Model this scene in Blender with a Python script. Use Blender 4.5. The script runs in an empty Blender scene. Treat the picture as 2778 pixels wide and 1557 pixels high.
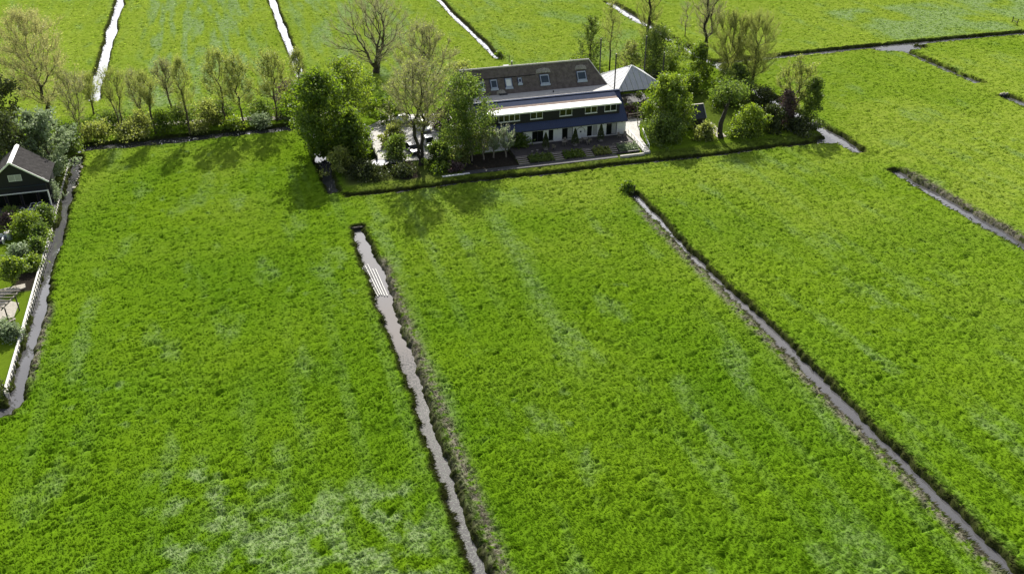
import bpy, math, random
import numpy as np
from mathutils import Vector, Matrix

# ------------------------------------------------------------------ camera, sky, sun, exposure
scn = bpy.context.scene
YAW, PITCH = math.radians(16.85), math.radians(30.0)
cam_d = bpy.data.cameras.new("camera")
cam = bpy.data.objects.new("camera", cam_d)
scn.collection.objects.link(cam)
cam_d.sensor_width = 36.0
cam_d.lens = 36.0 * 2520.0 / 2778.0
cam_d.clip_start, cam_d.clip_end = 0.5, 6000.0
_R = Vector((math.cos(YAW), -math.sin(YAW), 0))
_F = Vector((math.sin(YAW) * math.cos(PITCH), math.cos(YAW) * math.cos(PITCH), -math.sin(PITCH)))
_U = _R.cross(_F)
_m = Matrix((( _R.x, _U.x, -_F.x, 0), (_R.y, _U.y, -_F.y, 0), (_R.z, _U.z, -_F.z, 60.0), (0, 0, 0, 1)))
cam.matrix_world = _m
scn.camera = cam

SUN_AZ, SUN_EL = math.radians(12.5), math.radians(36.0)
world = bpy.data.worlds.new("World")
scn.world = world
world.use_nodes = True
wn = world.node_tree
wn.nodes.clear()
sky = wn.nodes.new("ShaderNodeTexSky")
sky.sky_type = 'NISHITA'
sky.sun_disc = False
sky.sun_elevation, sky.sun_rotation = SUN_EL, SUN_AZ
sky.air_density, sky.dust_density, sky.ozone_density = 1.0, 2.5, 1.0
# broken white cloud over the blue: what the ditches mirror
tc = wn.nodes.new("ShaderNodeTexCoord")
mp = wn.nodes.new("ShaderNodeMapping"); mp.inputs['Scale'].default_value = (1.6, 1.6, 4.0)
cn = wn.nodes.new("ShaderNodeTexNoise"); cn.inputs['Scale'].default_value = 1.5
cn.inputs['Detail'].default_value = 6; cn.inputs['Roughness'].default_value = 0.55
cr = wn.nodes.new("ShaderNodeMapRange")
cr.inputs['From Min'].default_value = 0.34; cr.inputs['From Max'].default_value = 0.56
cm = wn.nodes.new("ShaderNodeMix"); cm.data_type = 'RGBA'
# clouds glow more the nearer they stand to the sun
dp = wn.nodes.new("ShaderNodeVectorMath"); dp.operation = 'DOT_PRODUCT'
dp.inputs[1].default_value = (math.sin(SUN_AZ) * math.cos(SUN_EL), math.cos(SUN_AZ) * math.cos(SUN_EL), math.sin(SUN_EL))
gl_ = wn.nodes.new("ShaderNodeMapRange"); gl_.inputs['From Min'].default_value = -0.1; gl_.inputs['From Max'].default_value = 0.82
cc = wn.nodes.new("ShaderNodeMix"); cc.data_type = 'RGBA'
cc.inputs['A'].default_value = (4.5, 5.0, 6.0, 1); cc.inputs['B'].default_value = (37.0, 37.4, 39.0, 1)
bg = wn.nodes.new("ShaderNodeBackground"); bg.inputs['Strength'].default_value = 0.046
wo = wn.nodes.new("ShaderNodeOutputWorld")
L = wn.links.new
L(tc.outputs['Generated'], dp.inputs[0]); L(dp.outputs['Value'], gl_.inputs['Value']); L(gl_.outputs['Result'], cc.inputs['Factor']); L(cc.outputs['Result'], cm.inputs['B'])
L(tc.outputs['Generated'], mp.inputs['Vector']); L(mp.outputs['Vector'], cn.inputs['Vector'])
sx = wn.nodes.new("ShaderNodeSeparateXYZ"); L(tc.outputs['Generated'], sx.inputs['Vector'])
el = wn.nodes.new("ShaderNodeMapRange"); el.interpolation_type = 'SMOOTHSTEP'
el.inputs['From Min'].default_value = 0.30; el.inputs['From Max'].default_value = 0.72
el.inputs['To Min'].default_value = 1.0; el.inputs['To Max'].default_value = 0.12
cf = wn.nodes.new("ShaderNodeMath"); cf.operation = 'MULTIPLY'
L(sx.outputs['Z'], el.inputs['Value'])
L(cn.outputs['Fac'], cr.inputs['Value']); L(cr.outputs['Result'], cf.inputs[0]); L(el.outputs['Result'], cf.inputs[1]); L(cf.outputs[0], cm.inputs['Factor'])
L(sky.outputs['Color'], cm.inputs['A']); L(cm.outputs['Result'], bg.inputs['Color'])
L(bg.outputs['Background'], wo.inputs['Surface'])

sun_d = bpy.data.lights.new("sun", 'SUN')
sun_d.energy = 5.0
sun_d.angle = math.radians(0.55)
sun_d.color = (1.0, 0.95, 0.86)
sun = bpy.data.objects.new("sun", sun_d)
scn.collection.objects.link(sun)
tosun = Vector((math.sin(SUN_AZ) * math.cos(SUN_EL), math.cos(SUN_AZ) * math.cos(SUN_EL), math.sin(SUN_EL)))
sun.rotation_euler = tosun.to_track_quat('Z', 'Y').to_euler()
sun.location = (40, 150, 90)

scn.view_settings.view_transform = 'Standard'
scn.view_settings.look = 'None'
scn.view_settings.gamma = 1.0
scn.view_settings.use_curve_mapping = False
scn.view_settings.exposure = 1.18
scn.render.engine = 'CYCLES'
scn.cycles.max_bounces = 6
scn.cycles.transparent_max_bounces = 8

random.seed(7)
RNG = np.random.default_rng(11)
COL = scn.collection

# ------------------------------------------------------------------ materials
def new_mat(name):
    m = bpy.data.materials.new(name); m.use_nodes = True
    n = m.node_tree; n.nodes.clear()
    return m, n, n.nodes.new, n.links.new

def mat(name, col, rough=0.7, metal=0.0, var=0.25, scale=3.0, spec=0.4, bump=0.0, col2=None, stretch=(1, 1, 1), bscale=None):
    """principled surface with procedural grain and wear"""
    m, n, N, K = new_mat(name)
    out = N("ShaderNodeOutputMaterial"); p = N("ShaderNodeBsdfPrincipled")
    tc = N("ShaderNodeTexCoord"); mp = N("ShaderNodeMapping"); mp.inputs['Scale'].default_value = stretch
    ns = N("ShaderNodeTexNoise"); ns.inputs['Scale'].default_value = scale; ns.inputs['Detail'].default_value = 6
    ns.inputs['Roughness'].default_value = 0.65
    mr = N("ShaderNodeMapRange"); mr.inputs['From Min'].default_value = 0.3; mr.inputs['From Max'].default_value = 0.7
    mx = N("ShaderNodeMix"); mx.data_type = 'RGBA'
    c2 = col2 if col2 else tuple(c * (1 - var) for c in col)
    c1 = col if col2 else tuple(min(1, c * (1 + var * 0.5)) for c in col)
    mx.inputs['A'].default_value = (*c2, 1); mx.inputs['B'].default_value = (*c1, 1)
    K(tc.outputs['Object'], mp.inputs['Vector']); K(mp.outputs['Vector'], ns.inputs['Vector'])
    K(ns.outputs['Fac'], mr.inputs['Value']); K(mr.outputs['Result'], mx.inputs['Factor'])
    K(mx.outputs['Result'], p.inputs['Base Color'])
    p.inputs['Roughness'].default_value = rough; p.inputs['Metallic'].default_value = metal
    p.inputs['Specular IOR Level'].default_value = spec
    if bump:
        b = N("ShaderNodeBump"); b.inputs['Strength'].default_value = bump; b.inputs['Distance'].default_value = 0.05
        n2 = N("ShaderNodeTexNoise"); n2.inputs['Scale'].default_value = bscale or scale * 4; n2.inputs['Detail'].default_value = 5
        K(mp.outputs['Vector'], n2.inputs['Vector'])
        K(n2.outputs['Fac'], b.inputs['Height']); K(b.outputs['Normal'], p.inputs['Normal'])
    K(p.outputs['BSDF'], out.inputs['Surface'])
    return m

def leaf_mat(name, col, col2, trans=0.45):
    m, n, N, K = new_mat(name)
    out = N("ShaderNodeOutputMaterial")
    g = N("ShaderNodeNewGeometry"); mx = N("ShaderNodeMix"); mx.data_type = 'RGBA'
    tc = N("ShaderNodeTexCoord")
    ns = N("ShaderNodeTexNoise"); ns.inputs['Scale'].default_value = 0.6; ns.inputs['Detail'].default_value = 3
    ad = N("ShaderNodeMath"); ad.operation = 'MULTIPLY_ADD'; ad.inputs[1].default_value = 0.6
    sb = N("ShaderNodeMath"); sb.operation = 'MULTIPLY_ADD'; sb.inputs[1].default_value = 1.6; sb.inputs[2].default_value = -0.55
    K(tc.outputs['Object'], ns.inputs['Vector']); K(ns.outputs['Fac'], sb.inputs[0])
    K(g.outputs['Random Per Island'], ad.inputs[0]); K(sb.outputs[0], ad.inputs[2])
    cl = N("ShaderNodeClamp"); K(ad.outputs[0], cl.inputs['Value'])
    mx.inputs['A'].default_value = (*col, 1); mx.inputs['B'].default_value = (*col2, 1)
    K(cl.outputs[0], mx.inputs['Factor'])
    d = N("ShaderNodeBsdfDiffuse"); t = N("ShaderNodeBsdfTranslucent"); s = N("ShaderNodeMixShader")
    hs = N("ShaderNodeHueSaturation"); hs.inputs['Value'].default_value = 1.25; hs.inputs['Saturation'].default_value = 1.08
    K(mx.outputs['Result'], d.inputs['Color']); K(mx.outputs['Result'], hs.inputs['Color']); K(hs.outputs['Color'], t.inputs['Color'])
    s.inputs[0].default_value = trans
    K(d.outputs[0], s.inputs[1]); K(t.outputs[0], s.inputs[2])
    gl = N("ShaderNodeBsdfGlossy"); gl.inputs['Roughness'].default_value = 0.55; gl.inputs['Color'].default_value = (.8, .85, .8, 1)
    s2 = N("ShaderNodeMixShader"); s2.inputs[0].default_value = 0.035
    K(s.outputs[0], s2.inputs[1]); K(gl.outputs[0], s2.inputs[2]); K(s2.outputs[0], out.inputs['Surface'])
    return m

def grass_mat(name, trans):
    m, n, N, K = new_mat(name)
    out = N("ShaderNodeOutputMaterial"); tc = N("ShaderNodeTexCoord")
    def noise(sc, det=4, rough=.6, st=(1, 1, 1)):
        mp = N("ShaderNodeMapping"); mp.inputs['Scale'].default_value = st
        K(tc.outputs['Object'], mp.inputs['Vector'])
        t = N("ShaderNodeTexNoise"); t.inputs['Scale'].default_value = sc
        t.inputs['Detail'].default_value = det; t.inputs['Roughness'].default_value = rough
        K(mp.outputs['Vector'], t.inputs['Vector']); return t.outputs['Fac']
    def rng(v, a, b, lo=0, hi=1):
        r = N("ShaderNodeMapRange"); r.inputs['From Min'].default_value = a; r.inputs['From Max'].default_value = b
        r.inputs['To Min'].default_value = lo; r.inputs['To Max'].default_value = hi
        K(v, r.inputs['Value']); return r.outputs['Result']
    def mix(f, a, b):
        x = N("ShaderNodeMix"); x.data_type = 'RGBA'
        K(f, x.inputs['Factor'])
        for s, v in (('A', a), ('B', b)):
            if isinstance(v, tuple): x.inputs[s].default_value = (*v, 1)
            else: K(v, x.inputs[s])
        return x.outputs['Result']
    def attr(nm):
        a = N("ShaderNodeAttribute"); a.attribute_name = nm; return a.outputs['Fac']
    def mul(a, b):
        q = N("ShaderNodeMath"); q.operation = 'MULTIPLY'; K(a, q.inputs[0])
        if isinstance(b, float): q.inputs[1].default_value = b
        else: K(b, q.inputs[1])
        return q.outputs[0]
    big = rng(noise(0.05, 4), .35, .65)
    mid = rng(noise(0.55, 5, .65), .32, .68)
    fine = rng(noise(4.0, 4, .7), .3, .7)
    c = mix(big, (.078, .182, .005), (.130, .234, .006))
    c = mix(mul(mid, .35), c, (.046, .130, .0045))
    c = mix(mul(fine, .25), c, (.125, .215, .002))
    c = mix(attr("yellow"), c, mix(mid, (.185, .268, .024), (.240, .308, .044)))
    sheen_mask = mul(attr("pale"), rng(noise(.9, 6, .7), .32, .56))
    c = mix(sheen_mask, c, mix(fine, (.130, .225, .058), (.300, .365, .175)))  # sky sheen on laid-over grass, painted as paler colour
    lw = attr("lawn"); c = mix(lw, c, mix(fine, (.10, .165, .012), (.135, .20, .015)))
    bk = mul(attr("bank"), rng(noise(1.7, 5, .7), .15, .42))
    c = mix(bk, c, mix(fine, (.022, .032, .008), (.060, .065, .022)))  # dark bank soil; also carries painted shade below the farm plot
    md = mul(attr("mud"), rng(noise(1.1, 6, .75), .40, .52))
    c = mix(md, c, mix(fine, (.060, .052, .036), (.300, .275, .215)))
    so = attr("soil"); c = mix(so, c, mix(fine, (.020, .017, .014), (.050, .042, .032)))
    if trans > 0:
        g = N("ShaderNodeNewGeometry")
        h = N("ShaderNodeHueSaturation"); K(c, h.inputs['Color'])
        K(rng(g.outputs['Random Per Island'], 0, 1, .86, 1.15), h.inputs['Value'])
        K(rng(g.outputs['Random Per Island'], 0, 1, .505, .492), h.inputs['Hue'])
        c = h.outputs['Color']
    d = N("ShaderNodeBsdfDiffuse"); K(c, d.inputs['Color']); d.inputs['Roughness'].default_value = .6
    s = d.outputs[0]
    if trans > 0:
        t = N("ShaderNodeBsdfTranslucent"); hs = N("ShaderNodeHueSaturation"); hs.inputs['Value'].default_value = 1.45
        K(c, hs.inputs['Color']); K(hs.outputs['Color'], t.inputs['Color'])
        x = N("ShaderNodeMixShader"); x.inputs[0].default_value = trans
        K(s, x.inputs[1]); K(t.outputs[0], x.inputs[2]); s = x.outputs[0]
    if trans == 0:
        b = N("ShaderNodeBump"); b.inputs['Strength'].default_value = .7; b.inputs['Distance'].default_value = .12
        K(noise(3.0, 5, .75), b.inputs['Height']); K(b.outputs['Normal'], d.inputs['Normal'])
    K(s, out.inputs['Surface'])
    return m

def water_mat():
    m, n, N, K = new_mat("ditch_water")
    out = N("ShaderNodeOutputMaterial"); p = N("ShaderNodeBsdfPrincipled"); tc = N("ShaderNodeTexCoord")
    p.inputs['Roughness'].default_value = .035; p.inputs['IOR'].default_value = 1.52
    p.inputs['Specular IOR Level'].default_value = 0.5
    # floating weed and leaf litter breaks the mirror in places
    f1 = N("ShaderNodeTexNoise"); f1.inputs['Scale'].default_value = 4.0; f1.inputs['Detail'].default_value = 6; f1.inputs['Roughness'].default_value = .7
    f2 = N("ShaderNodeTexNoise"); f2.inputs['Scale'].default_value = .045; f2.inputs['Detail'].default_value = 2
    r1 = N("ShaderNodeMapRange"); r1.inputs['From Min'].default_value = .47; r1.inputs['From Max'].default_value = .58
    sx = N("ShaderNodeSeparateXYZ"); wy = N("ShaderNodeMapRange"); wy.inputs['From Min'].default_value = 78; wy.inputs['From Max'].default_value = 92
    wy.inputs['To Min'].default_value = 1; wy.inputs['To Max'].default_value = 0
    wx = N("ShaderNodeMapRange"); wx.inputs['From Min'].default_value = 20; wx.inputs['From Max'].default_value = 30
    wx.inputs['To Min'].default_value = 1; wx.inputs['To Max'].default_value = 0
    mm = N("ShaderNodeMath"); mm.operation = 'MULTIPLY'; m2 = N("ShaderNodeMath"); m2.operation = 'MULTIPLY'
    K(tc.outputs['Object'], f1.inputs['Vector']); K(tc.outputs['Object'], sx.inputs['Vector'])
    K(sx.outputs['Y'], wy.inputs['Value']); K(sx.outputs['X'], wx.inputs['Value'])
    K(f1.outputs['Fac'], r1.inputs['Value']); K(wy.outputs['Result'], mm.inputs[0]); K(wx.outputs['Result'], mm.inputs[1])
    K(r1.outputs['Result'], m2.inputs[0]); K(mm.outputs[0], m2.inputs[1])
    cmx = N("ShaderNodeMix"); cmx.data_type = 'RGBA'
    cmx.inputs['A'].default_value = (.058, .058, .062, 1); cmx.inputs['B'].default_value = (.175, .180, .165, 1)
    K(m2.outputs[0], cmx.inputs['Factor']); K(cmx.outputs['Result'], p.inputs['Base Color'])
    rr = N("ShaderNodeMapRange"); rr.inputs['From Min'].default_value = .3; rr.inputs['To Min'].default_value = .03; rr.inputs['To Max'].default_value = .6
    sp = N('ShaderNodeMapRange'); sp.inputs['From Max'].default_value = .22; sp.inputs['To Min'].default_value = .5; sp.inputs['To Max'].default_value = .0
    K(m2.outputs[0], sp.inputs['Value']); K(sp.outputs['Result'], p.inputs['Specular IOR Level'])
    K(m2.outputs[0], rr.inputs['Value']); K(rr.outputs['Result'], p.inputs['Roughness'])
    ns = N("ShaderNodeTexNoise"); ns.inputs['Scale'].default_value = 5.0; ns.inputs['Detail'].default_value = 5
    n2 = N("ShaderNodeTexNoise"); n2.inputs['Scale'].default_value = .3; n2.inputs['Detail'].default_value = 3
    r = N("ShaderNodeMapRange"); r.inputs['From Min'].default_value = .45; r.inputs['From Max'].default_value = .6
    r.inputs['To Min'].default_value = .0; r.inputs['To Max'].default_value = .03
    b = N("ShaderNodeBump"); b.inputs['Distance'].default_value = .06
    K(tc.outputs['Object'], ns.inputs['Vector']); K(tc.outputs['Object'], n2.inputs['Vector'])
    K(n2.outputs['Fac'], r.inputs['Value']); K(r.outputs['Result'], b.inputs['Strength'])
    K(ns.outputs['Fac'], b.inputs['Height']); K(b.outputs['Normal'], p.inputs['Normal'])
    K(p.outputs['BSDF'], out.inputs['Surface']); return m

M = {}
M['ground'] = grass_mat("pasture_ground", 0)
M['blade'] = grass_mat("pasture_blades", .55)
M['water'] = water_mat()
M['bark'] = mat("bark", (.095, .075, .052), .9, var=.45, scale=4, bump=.5)
M['bark_dark'] = mat("bark_dark", (.045, .038, .028), .95, var=.4, scale=4, bump=.5)
M['bark_pale'] = mat("bark_pale", (.23, .20, .155), .9, var=.4, scale=5, bump=.4)
M['twig_tan'] = leaf_mat("twigs_tan", (.20, .195, .080), (.33, .32, .14), .45)
M['twig_olive'] = leaf_mat("twigs_olive", (.140, .165, .040), (.270, .295, .090), .45)
M['twig_grey'] = leaf_mat("twigs_grey", (.135, .135, .070), (.270, .265, .140), .4)
M['leaf_fresh'] = leaf_mat("leaves_fresh_green", (.072, .130, .012), (.215, .275, .038), .52)
M['leaf_mid'] = leaf_mat("leaves_mid_green", (.060, .110, .016), (.160, .210, .040), .5)
M['leaf_dark'] = leaf_mat("leaves_dark_green", (.046, .092, .009), (.175, .240, .030), .54)
M['leaf_black'] = leaf_mat("leaves_evergreen", (.022, .034, .008), (.085, .105, .026), .3)
M['leaf_silver'] = leaf_mat("leaves_silvery", (.110, .160, .070), (.260, .310, .180), .4)
M['leaf_olive'] = leaf_mat("leaves_olive", (.120, .150, .030), (.280, .310, .080), .55)
M['leaf_tan'] = leaf_mat("leaves_tan_bud", (.22, .22, .07), (.38, .375, .14), .5)
M['leaf_purple'] = leaf_mat("leaves_purple", (.055, .032, .035), (.130, .085, .085), .3)
M['leaf_pale'] = leaf_mat("leaves_pale_shoots", (.20, .22, .13), (.36, .36, .26), .35)
M['thatch'] = mat("thatch", (.165, .135, .118), .95, var=.5, scale=1.6, bump=.8, col2=(.075, .058, .050), bscale=9)
M['thatch_moss'] = mat("thatch_mossy_patch", (.37, .34, .30), .95, scale=4, bump=.8, col2=(.17, .15, .11))
M['thatch_dark'] = mat("thatch_darkened", (.036, .034, .034), 1.0, spec=.05, var=.4, scale=2.5, bump=.6)  # tree shade on the black barn's roof is put into this dark colour
M['blue'] = mat("blue_metal_sheet", (.022, .038, .098), .38, metal=.0, var=.18, scale=.7, spec=.45)
M['bluedark'] = mat("blue_black_metal", (.016, .022, .045), .4, var=.2, scale=1)
M['bluematt'] = mat("blue_sheet_weathered", (.016, .026, .060), .9, var=.3, scale=1, spec=.1)
M['black'] = mat("black_boarding", (.010, .009, .018), .6, var=.3, scale=3, stretch=(1, 1, 6))
M['white'] = mat("white_render", (.72, .71, .68), .75, var=.14, scale=1.3, bump=.1)
M['whitepaint'] = mat("white_paint", (.80, .79, .76), .45, var=.06, scale=4)
M['membrane'] = mat("white_roof_membrane", (.82, .82, .80), .5, var=.06, scale=1)
M['brownfelt'] = mat("brown_roof_felt", (.15, .105, .085), .85, var=.4, scale=2)
M['flat'] = mat("pale_flat_roof", (.36, .35, .33), .8, var=.2, scale=1.2)
M['zinc'] = mat("weathered_zinc_sheet", (.47, .465, .45), .6, metal=.1, scale=1.4, col2=(.30, .32, .35), stretch=(4, 1, .5))
M['tile_dark'] = mat("dark_blue_tile", (.035, .040, .062), .45, var=.4, scale=4)
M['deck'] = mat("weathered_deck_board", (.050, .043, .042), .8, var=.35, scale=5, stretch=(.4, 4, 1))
M['wood'] = mat("grey_wood", (.21, .185, .15), .85, var=.4, scale=6, stretch=(1, 1, .4), bump=.3)
M['wooddark'] = mat("dark_wood", (.050, .042, .035), .85, var=.4, scale=5)
M['concrete'] = mat("pale_concrete", (.50, .47, .42), .85, var=.2, scale=3, bump=.2)
M['gravel'] = mat("pale_gravel", (.40, .395, .38), .9, scale=1.6, bump=.8, col2=(.28, .27, .25), bscale=16)
M['paving'] = mat("dark_paving", (.050, .050, .055), .85, var=.35, scale=3, bump=.4)  # dark enough to carry the house shade on the front path
M['step'] = mat("weathered_step_timber", (.27, .24, .21), .85, var=.3, scale=4)
M['polewhite'] = mat("weathered_white_pole", (.50, .50, .47), .7, var=.25, scale=2)
M['path'] = mat("garden_path_grit", (.27, .25, .21), .9, var=.35, scale=3, bump=.5)
M['revet'] = mat("white_revetment_board", (.46, .45, .41), .75, scale=2.5, col2=(.26, .25, .21))
M['steel'] = mat("dark_steel", (.045, .045, .05), .5, metal=.3, var=.2)
M['alu'] = mat("grey_aluminium", (.42, .45, .50), .4, metal=.4, var=.15)
M['curtain'] = mat("pale_curtain", (.40, .39, .37), .9, var=.2, scale=5)
M['rattan'] = mat("white_rattan_frame", (.66, .66, .64), .6, var=.15, scale=6)
M['cushion'] = mat("charcoal_cushion", (.035, .035, .042), .9, var=.3, scale=5)
M['terracotta'] = mat("grey_planter", (.22, .20, .18), .8, var=.3, scale=4)
M['stone'] = mat("rubble_stone", (.36, .33, .28), .9, var=.4, scale=4, bump=.5)
M['carblue'] = mat("car_paint_dark_blue", (.012, .018, .042), .25, var=.05, spec=.7)
M['carsilver'] = mat("car_paint_silver", (.50, .51, .52), .28, metal=.5, var=.04, spec=.6)
M['carwhite'] = mat("car_paint_white", (.76, .76, .75), .3, var=.03, spec=.6)
M['rubber'] = mat("tyre_rubber", (.02, .02, .02), .9, var=.2)
M['lamp'] = mat("headlamp_lens", (.75, .76, .78), .15, var=.02, spec=.8)
M['netting'] = mat("trampoline_mat", (.30, .31, .34), .7, var=.15)

def glass_mat(name, col, rough=.06):
    m, n, N, K = new_mat(name)
    out = N("ShaderNodeOutputMaterial"); p = N("ShaderNodeBsdfPrincipled")
    ns = N("ShaderNodeTexNoise"); ns.inputs['Scale'].default_value = .9; tc = N("ShaderNodeTexCoord")
    mx = N("ShaderNodeMix"); mx.data_type = 'RGBA'
    mx.inputs['A'].default_value = (*[c * .5 for c in col], 1); mx.inputs['B'].default_value = (*col, 1)
    K(tc.outputs['Object'], ns.inputs['Vector']); K(ns.outputs['Fac'], mx.inputs['Factor']); K(mx.outputs['Result'], p.inputs['Base Color'])
    p.inputs['Roughness'].default_value = rough; p.inputs['Specular IOR Level'].default_value = .25
    K(p.outputs['BSDF'], out.inputs['Surface']); return m
M['glass'] = glass_mat("window_glass", (.012, .016, .012))
M['glassblue'] = glass_mat("skylight_glass", (.07, .09, .12), .12)
M['glasspale'] = mat("white_skylight_pane", (.74, .73, .70), .5, var=.1)  # opaque white used instead of glass in one skylight

# ------------------------------------------------------------------ mesh helpers
def mesh_np(name, v, f, material, smooth=False, mats=None):
    me = bpy.data.meshes.new(name)
    v = np.asarray(v, np.float32); f = np.asarray(f, np.int32)
    k = f.shape[1]
    me.vertices.add(len(v)); me.vertices.foreach_set('co', v.ravel())
    me.loops.add(f.size); me.loops.foreach_set('vertex_index', f.ravel())
    me.polygons.add(len(f)); me.polygons.foreach_set('loop_start', np.arange(0, f.size, k, dtype=np.int32))
    if smooth: me.polygons.foreach_set('use_smooth', np.ones(len(f), bool))
    me.update(calc_edges=True)
    me.materials.append(material)
    return me

class MB:
    """collects simple solids in world coordinates"""
    def __init__(s): s.v = []; s.f = []
    def add(s, vs, fs):
        b = len(s.v); s.v += [tuple(p) for p in vs]; s.f += [tuple(b + i for i in q) for q in fs]; return s
    def box(s, x0, x1, y0, y1, z0, z1):
        return s.add([(x0, y0, z0), (x1, y0, z0), (x1, y1, z0), (x0, y1, z0), (x0, y0, z1), (x1, y0, z1), (x1, y1, z1), (x0, y1, z1)],
                     [(0, 3, 2, 1), (4, 5, 6, 7), (0, 1, 5, 4), (1, 2, 6, 5), (2, 3, 7, 6), (3, 0, 4, 7)])
    def hexa(s, lo, hi):
        """lo, hi: 4 points each, same winding"""
        return s.add(list(lo) + list(hi), [(0, 3, 2, 1), (4, 5, 6, 7), (0, 1, 5, 4), (1, 2, 6, 5), (2, 3, 7, 6), (3, 0, 4, 7)])
    def bar(s, a, b, w, h=None, up=(0, 0, 1)):
        h = h or w
        a = Vector(a); b = Vector(b); d = (b - a).normalized(); up = Vector(up)
        if abs(d.dot(up)) > .98: up = Vector((0, 1, 0))
        r = d.cross(up).normalized() * w / 2; u = r.cross(d).normalized() * h / 2
        return s.hexa([a - r - u, a + r - u, a + r + u, a - r + u], [b - r - u, b + r - u, b + r + u, b - r + u])
    def tube(s, pts, rad, k=8, cap=True):
        pts = [Vector(p) for p in pts]; b = len(s.v)
        rr = rad if isinstance(rad, (list, tuple)) else [rad] * len(pts)
        for i, p in enumerate(pts):
            d = (pts[min(i + 1, len(pts) - 1)] - pts[max(i - 1, 0)]).normalized()
            up = Vector((0, 0, 1)) if abs(d.z) < .9 else Vector((0, 1, 0))
            x = d.cross(up).normalized(); y = x.cross(d).normalized()
            for j in range(k):
                a = 2 * math.pi * j / k
                s.v.append(tuple(p + x * math.cos(a) * rr[i] + y * math.sin(a) * rr[i]))
        for i in range(len(pts) - 1):
            for j in range(k):
                s.f.append((b + i * k + j, b + i * k + (j + 1) % k, b + (i + 1) * k + (j + 1) % k, b + (i + 1) * k + j))
        if cap:
            s.f.append(tuple(b + j for j in range(k))[::-1]); e = b + (len(pts) - 1) * k
            s.f.append(tuple(e + j for j in range(k)))
        return s
    def prism(s, poly, z0, z1):
        k = len(poly)
        return s.add([(x, y, z0) for x, y in poly] + [(x, y, z1) for x, y in poly],
                     [tuple(range(k))[::-1], tuple(range(k, 2 * k))] + [(i, (i + 1) % k, k + (i + 1) % k, k + i) for i in range(k)])
    def xprism(s, prof, x0, x1):
        """profile in (y,z) extruded along x"""
        k = len(prof)
        return s.add([(x0, y, z) for y, z in prof] + [(x1, y, z) for y, z in prof],
                     [tuple(range(k)), tuple(range(k, 2 * k))[::-1]] + [(i, k + i, k + (i + 1) % k, (i + 1) % k) for i in range(k)])
    def build(s, name, material, parent=None, org=None, label=None, smooth=False, bevel=0):
        org = Vector(org) if org else (Vector(parent.get('_o', (0, 0, 0))) if parent else Vector((0, 0, 0)))
        me = bpy.data.meshes.new(name)
        me.from_pydata([(p[0] - org.x, p[1] - org.y, p[2] - org.z) for p in s.v], [], s.f)
        me.materials.append(material); me.update()
        import bmesh
        bm = bmesh.new(); bm.from_mesh(me); bmesh.ops.recalc_face_normals(bm, faces=bm.faces)
        if bevel: bmesh.ops.bevel(bm, geom=bm.edges[:], offset=bevel, segments=1, affect='EDGES')
        bm.to_mesh(me); bm.free()
        if smooth: me.polygons.foreach_set('use_smooth', [True] * len(me.polygons))
        return link(name, me, parent, org, label)

ORG = {}
def link(name, me, parent=None, org=(0, 0, 0), label=None):
    o = bpy.data.objects.new(name, me); COL.objects.link(o)
    if parent is None: o.location = Vector(org)
    else:
        o.parent = parent
        po = ORG[parent.name]
        o.location = Vector(org) - po
    ORG[o.name] = Vector(org)
    if label: o['label'] = label
    return o

_ob = MB.build
def _build(s, name, material, parent=None, org=None, **k):
    if org is None: org = ORG[parent.name] if parent else (0, 0, 0)
    return _ob(s, name, material, parent, org, **k)
MB.build = _build

def thing(name, label, cat, loc, group=None):
    o = bpy.data.objects.new(name, None); COL.objects.link(o); o.empty_display_size = .5
    o.location = loc; ORG[o.name] = Vector(loc)
    o['label'] = label; o['category'] = cat
    if group: o['group'] = group
    return o
def tag(o, label, cat, group=None):
    o['label'] = label; o['category'] = cat
    if group: o['group'] = group
    return o
def copy_tree(o, parent=None):
    c = o.copy(); COL.objects.link(c); c.parent = parent
    for ch in list(o.children): copy_tree(ch, c)
    return c

# ------------------------------------------------------------------ noise (numpy)
def _hash(ix, iy, seed):
    h = (ix.astype(np.int64) * 374761393 + iy.astype(np.int64) * 668265263 + seed * 974711) & 0xffffffff
    h = ((h ^ (h >> 13)) * 1274126177) & 0xffffffff
    return ((h ^ (h >> 16)) & 0xffff) / 65535.0
def vnoise(x, y, seed=0):
    """gradient noise, about -1..1"""
    ix, iy = np.floor(x), np.floor(y); fx, fy = x - ix, y - iy
    def g(a, b):
        t = _hash(ix + a, iy + b, seed) * 2 * np.pi
        return np.cos(t) * (fx - a) + np.sin(t) * (fy - b)
    u = fx * fx * fx * (fx * (fx * 6 - 15) + 10); v = fy * fy * fy * (fy * (fy * 6 - 15) + 10)
    a = g(0, 0) + u * (g(1, 0) - g(0, 0)); b = g(0, 1) + u * (g(1, 1) - g(0, 1))
    return (a + v * (b - a)) * 1.5
def fbm(x, y, seed=0, n=3):
    s = 0; a = 1
    for i in range(n): s = s + a * vnoise(x * 2 ** i, y * 2 ** i, seed + i); a *= .5
    return s / 1.6
def sst(a, b, x):
    t = np.clip((x - a) / (b - a), 0, 1); return t * t * (3 - 2 * t)

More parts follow.
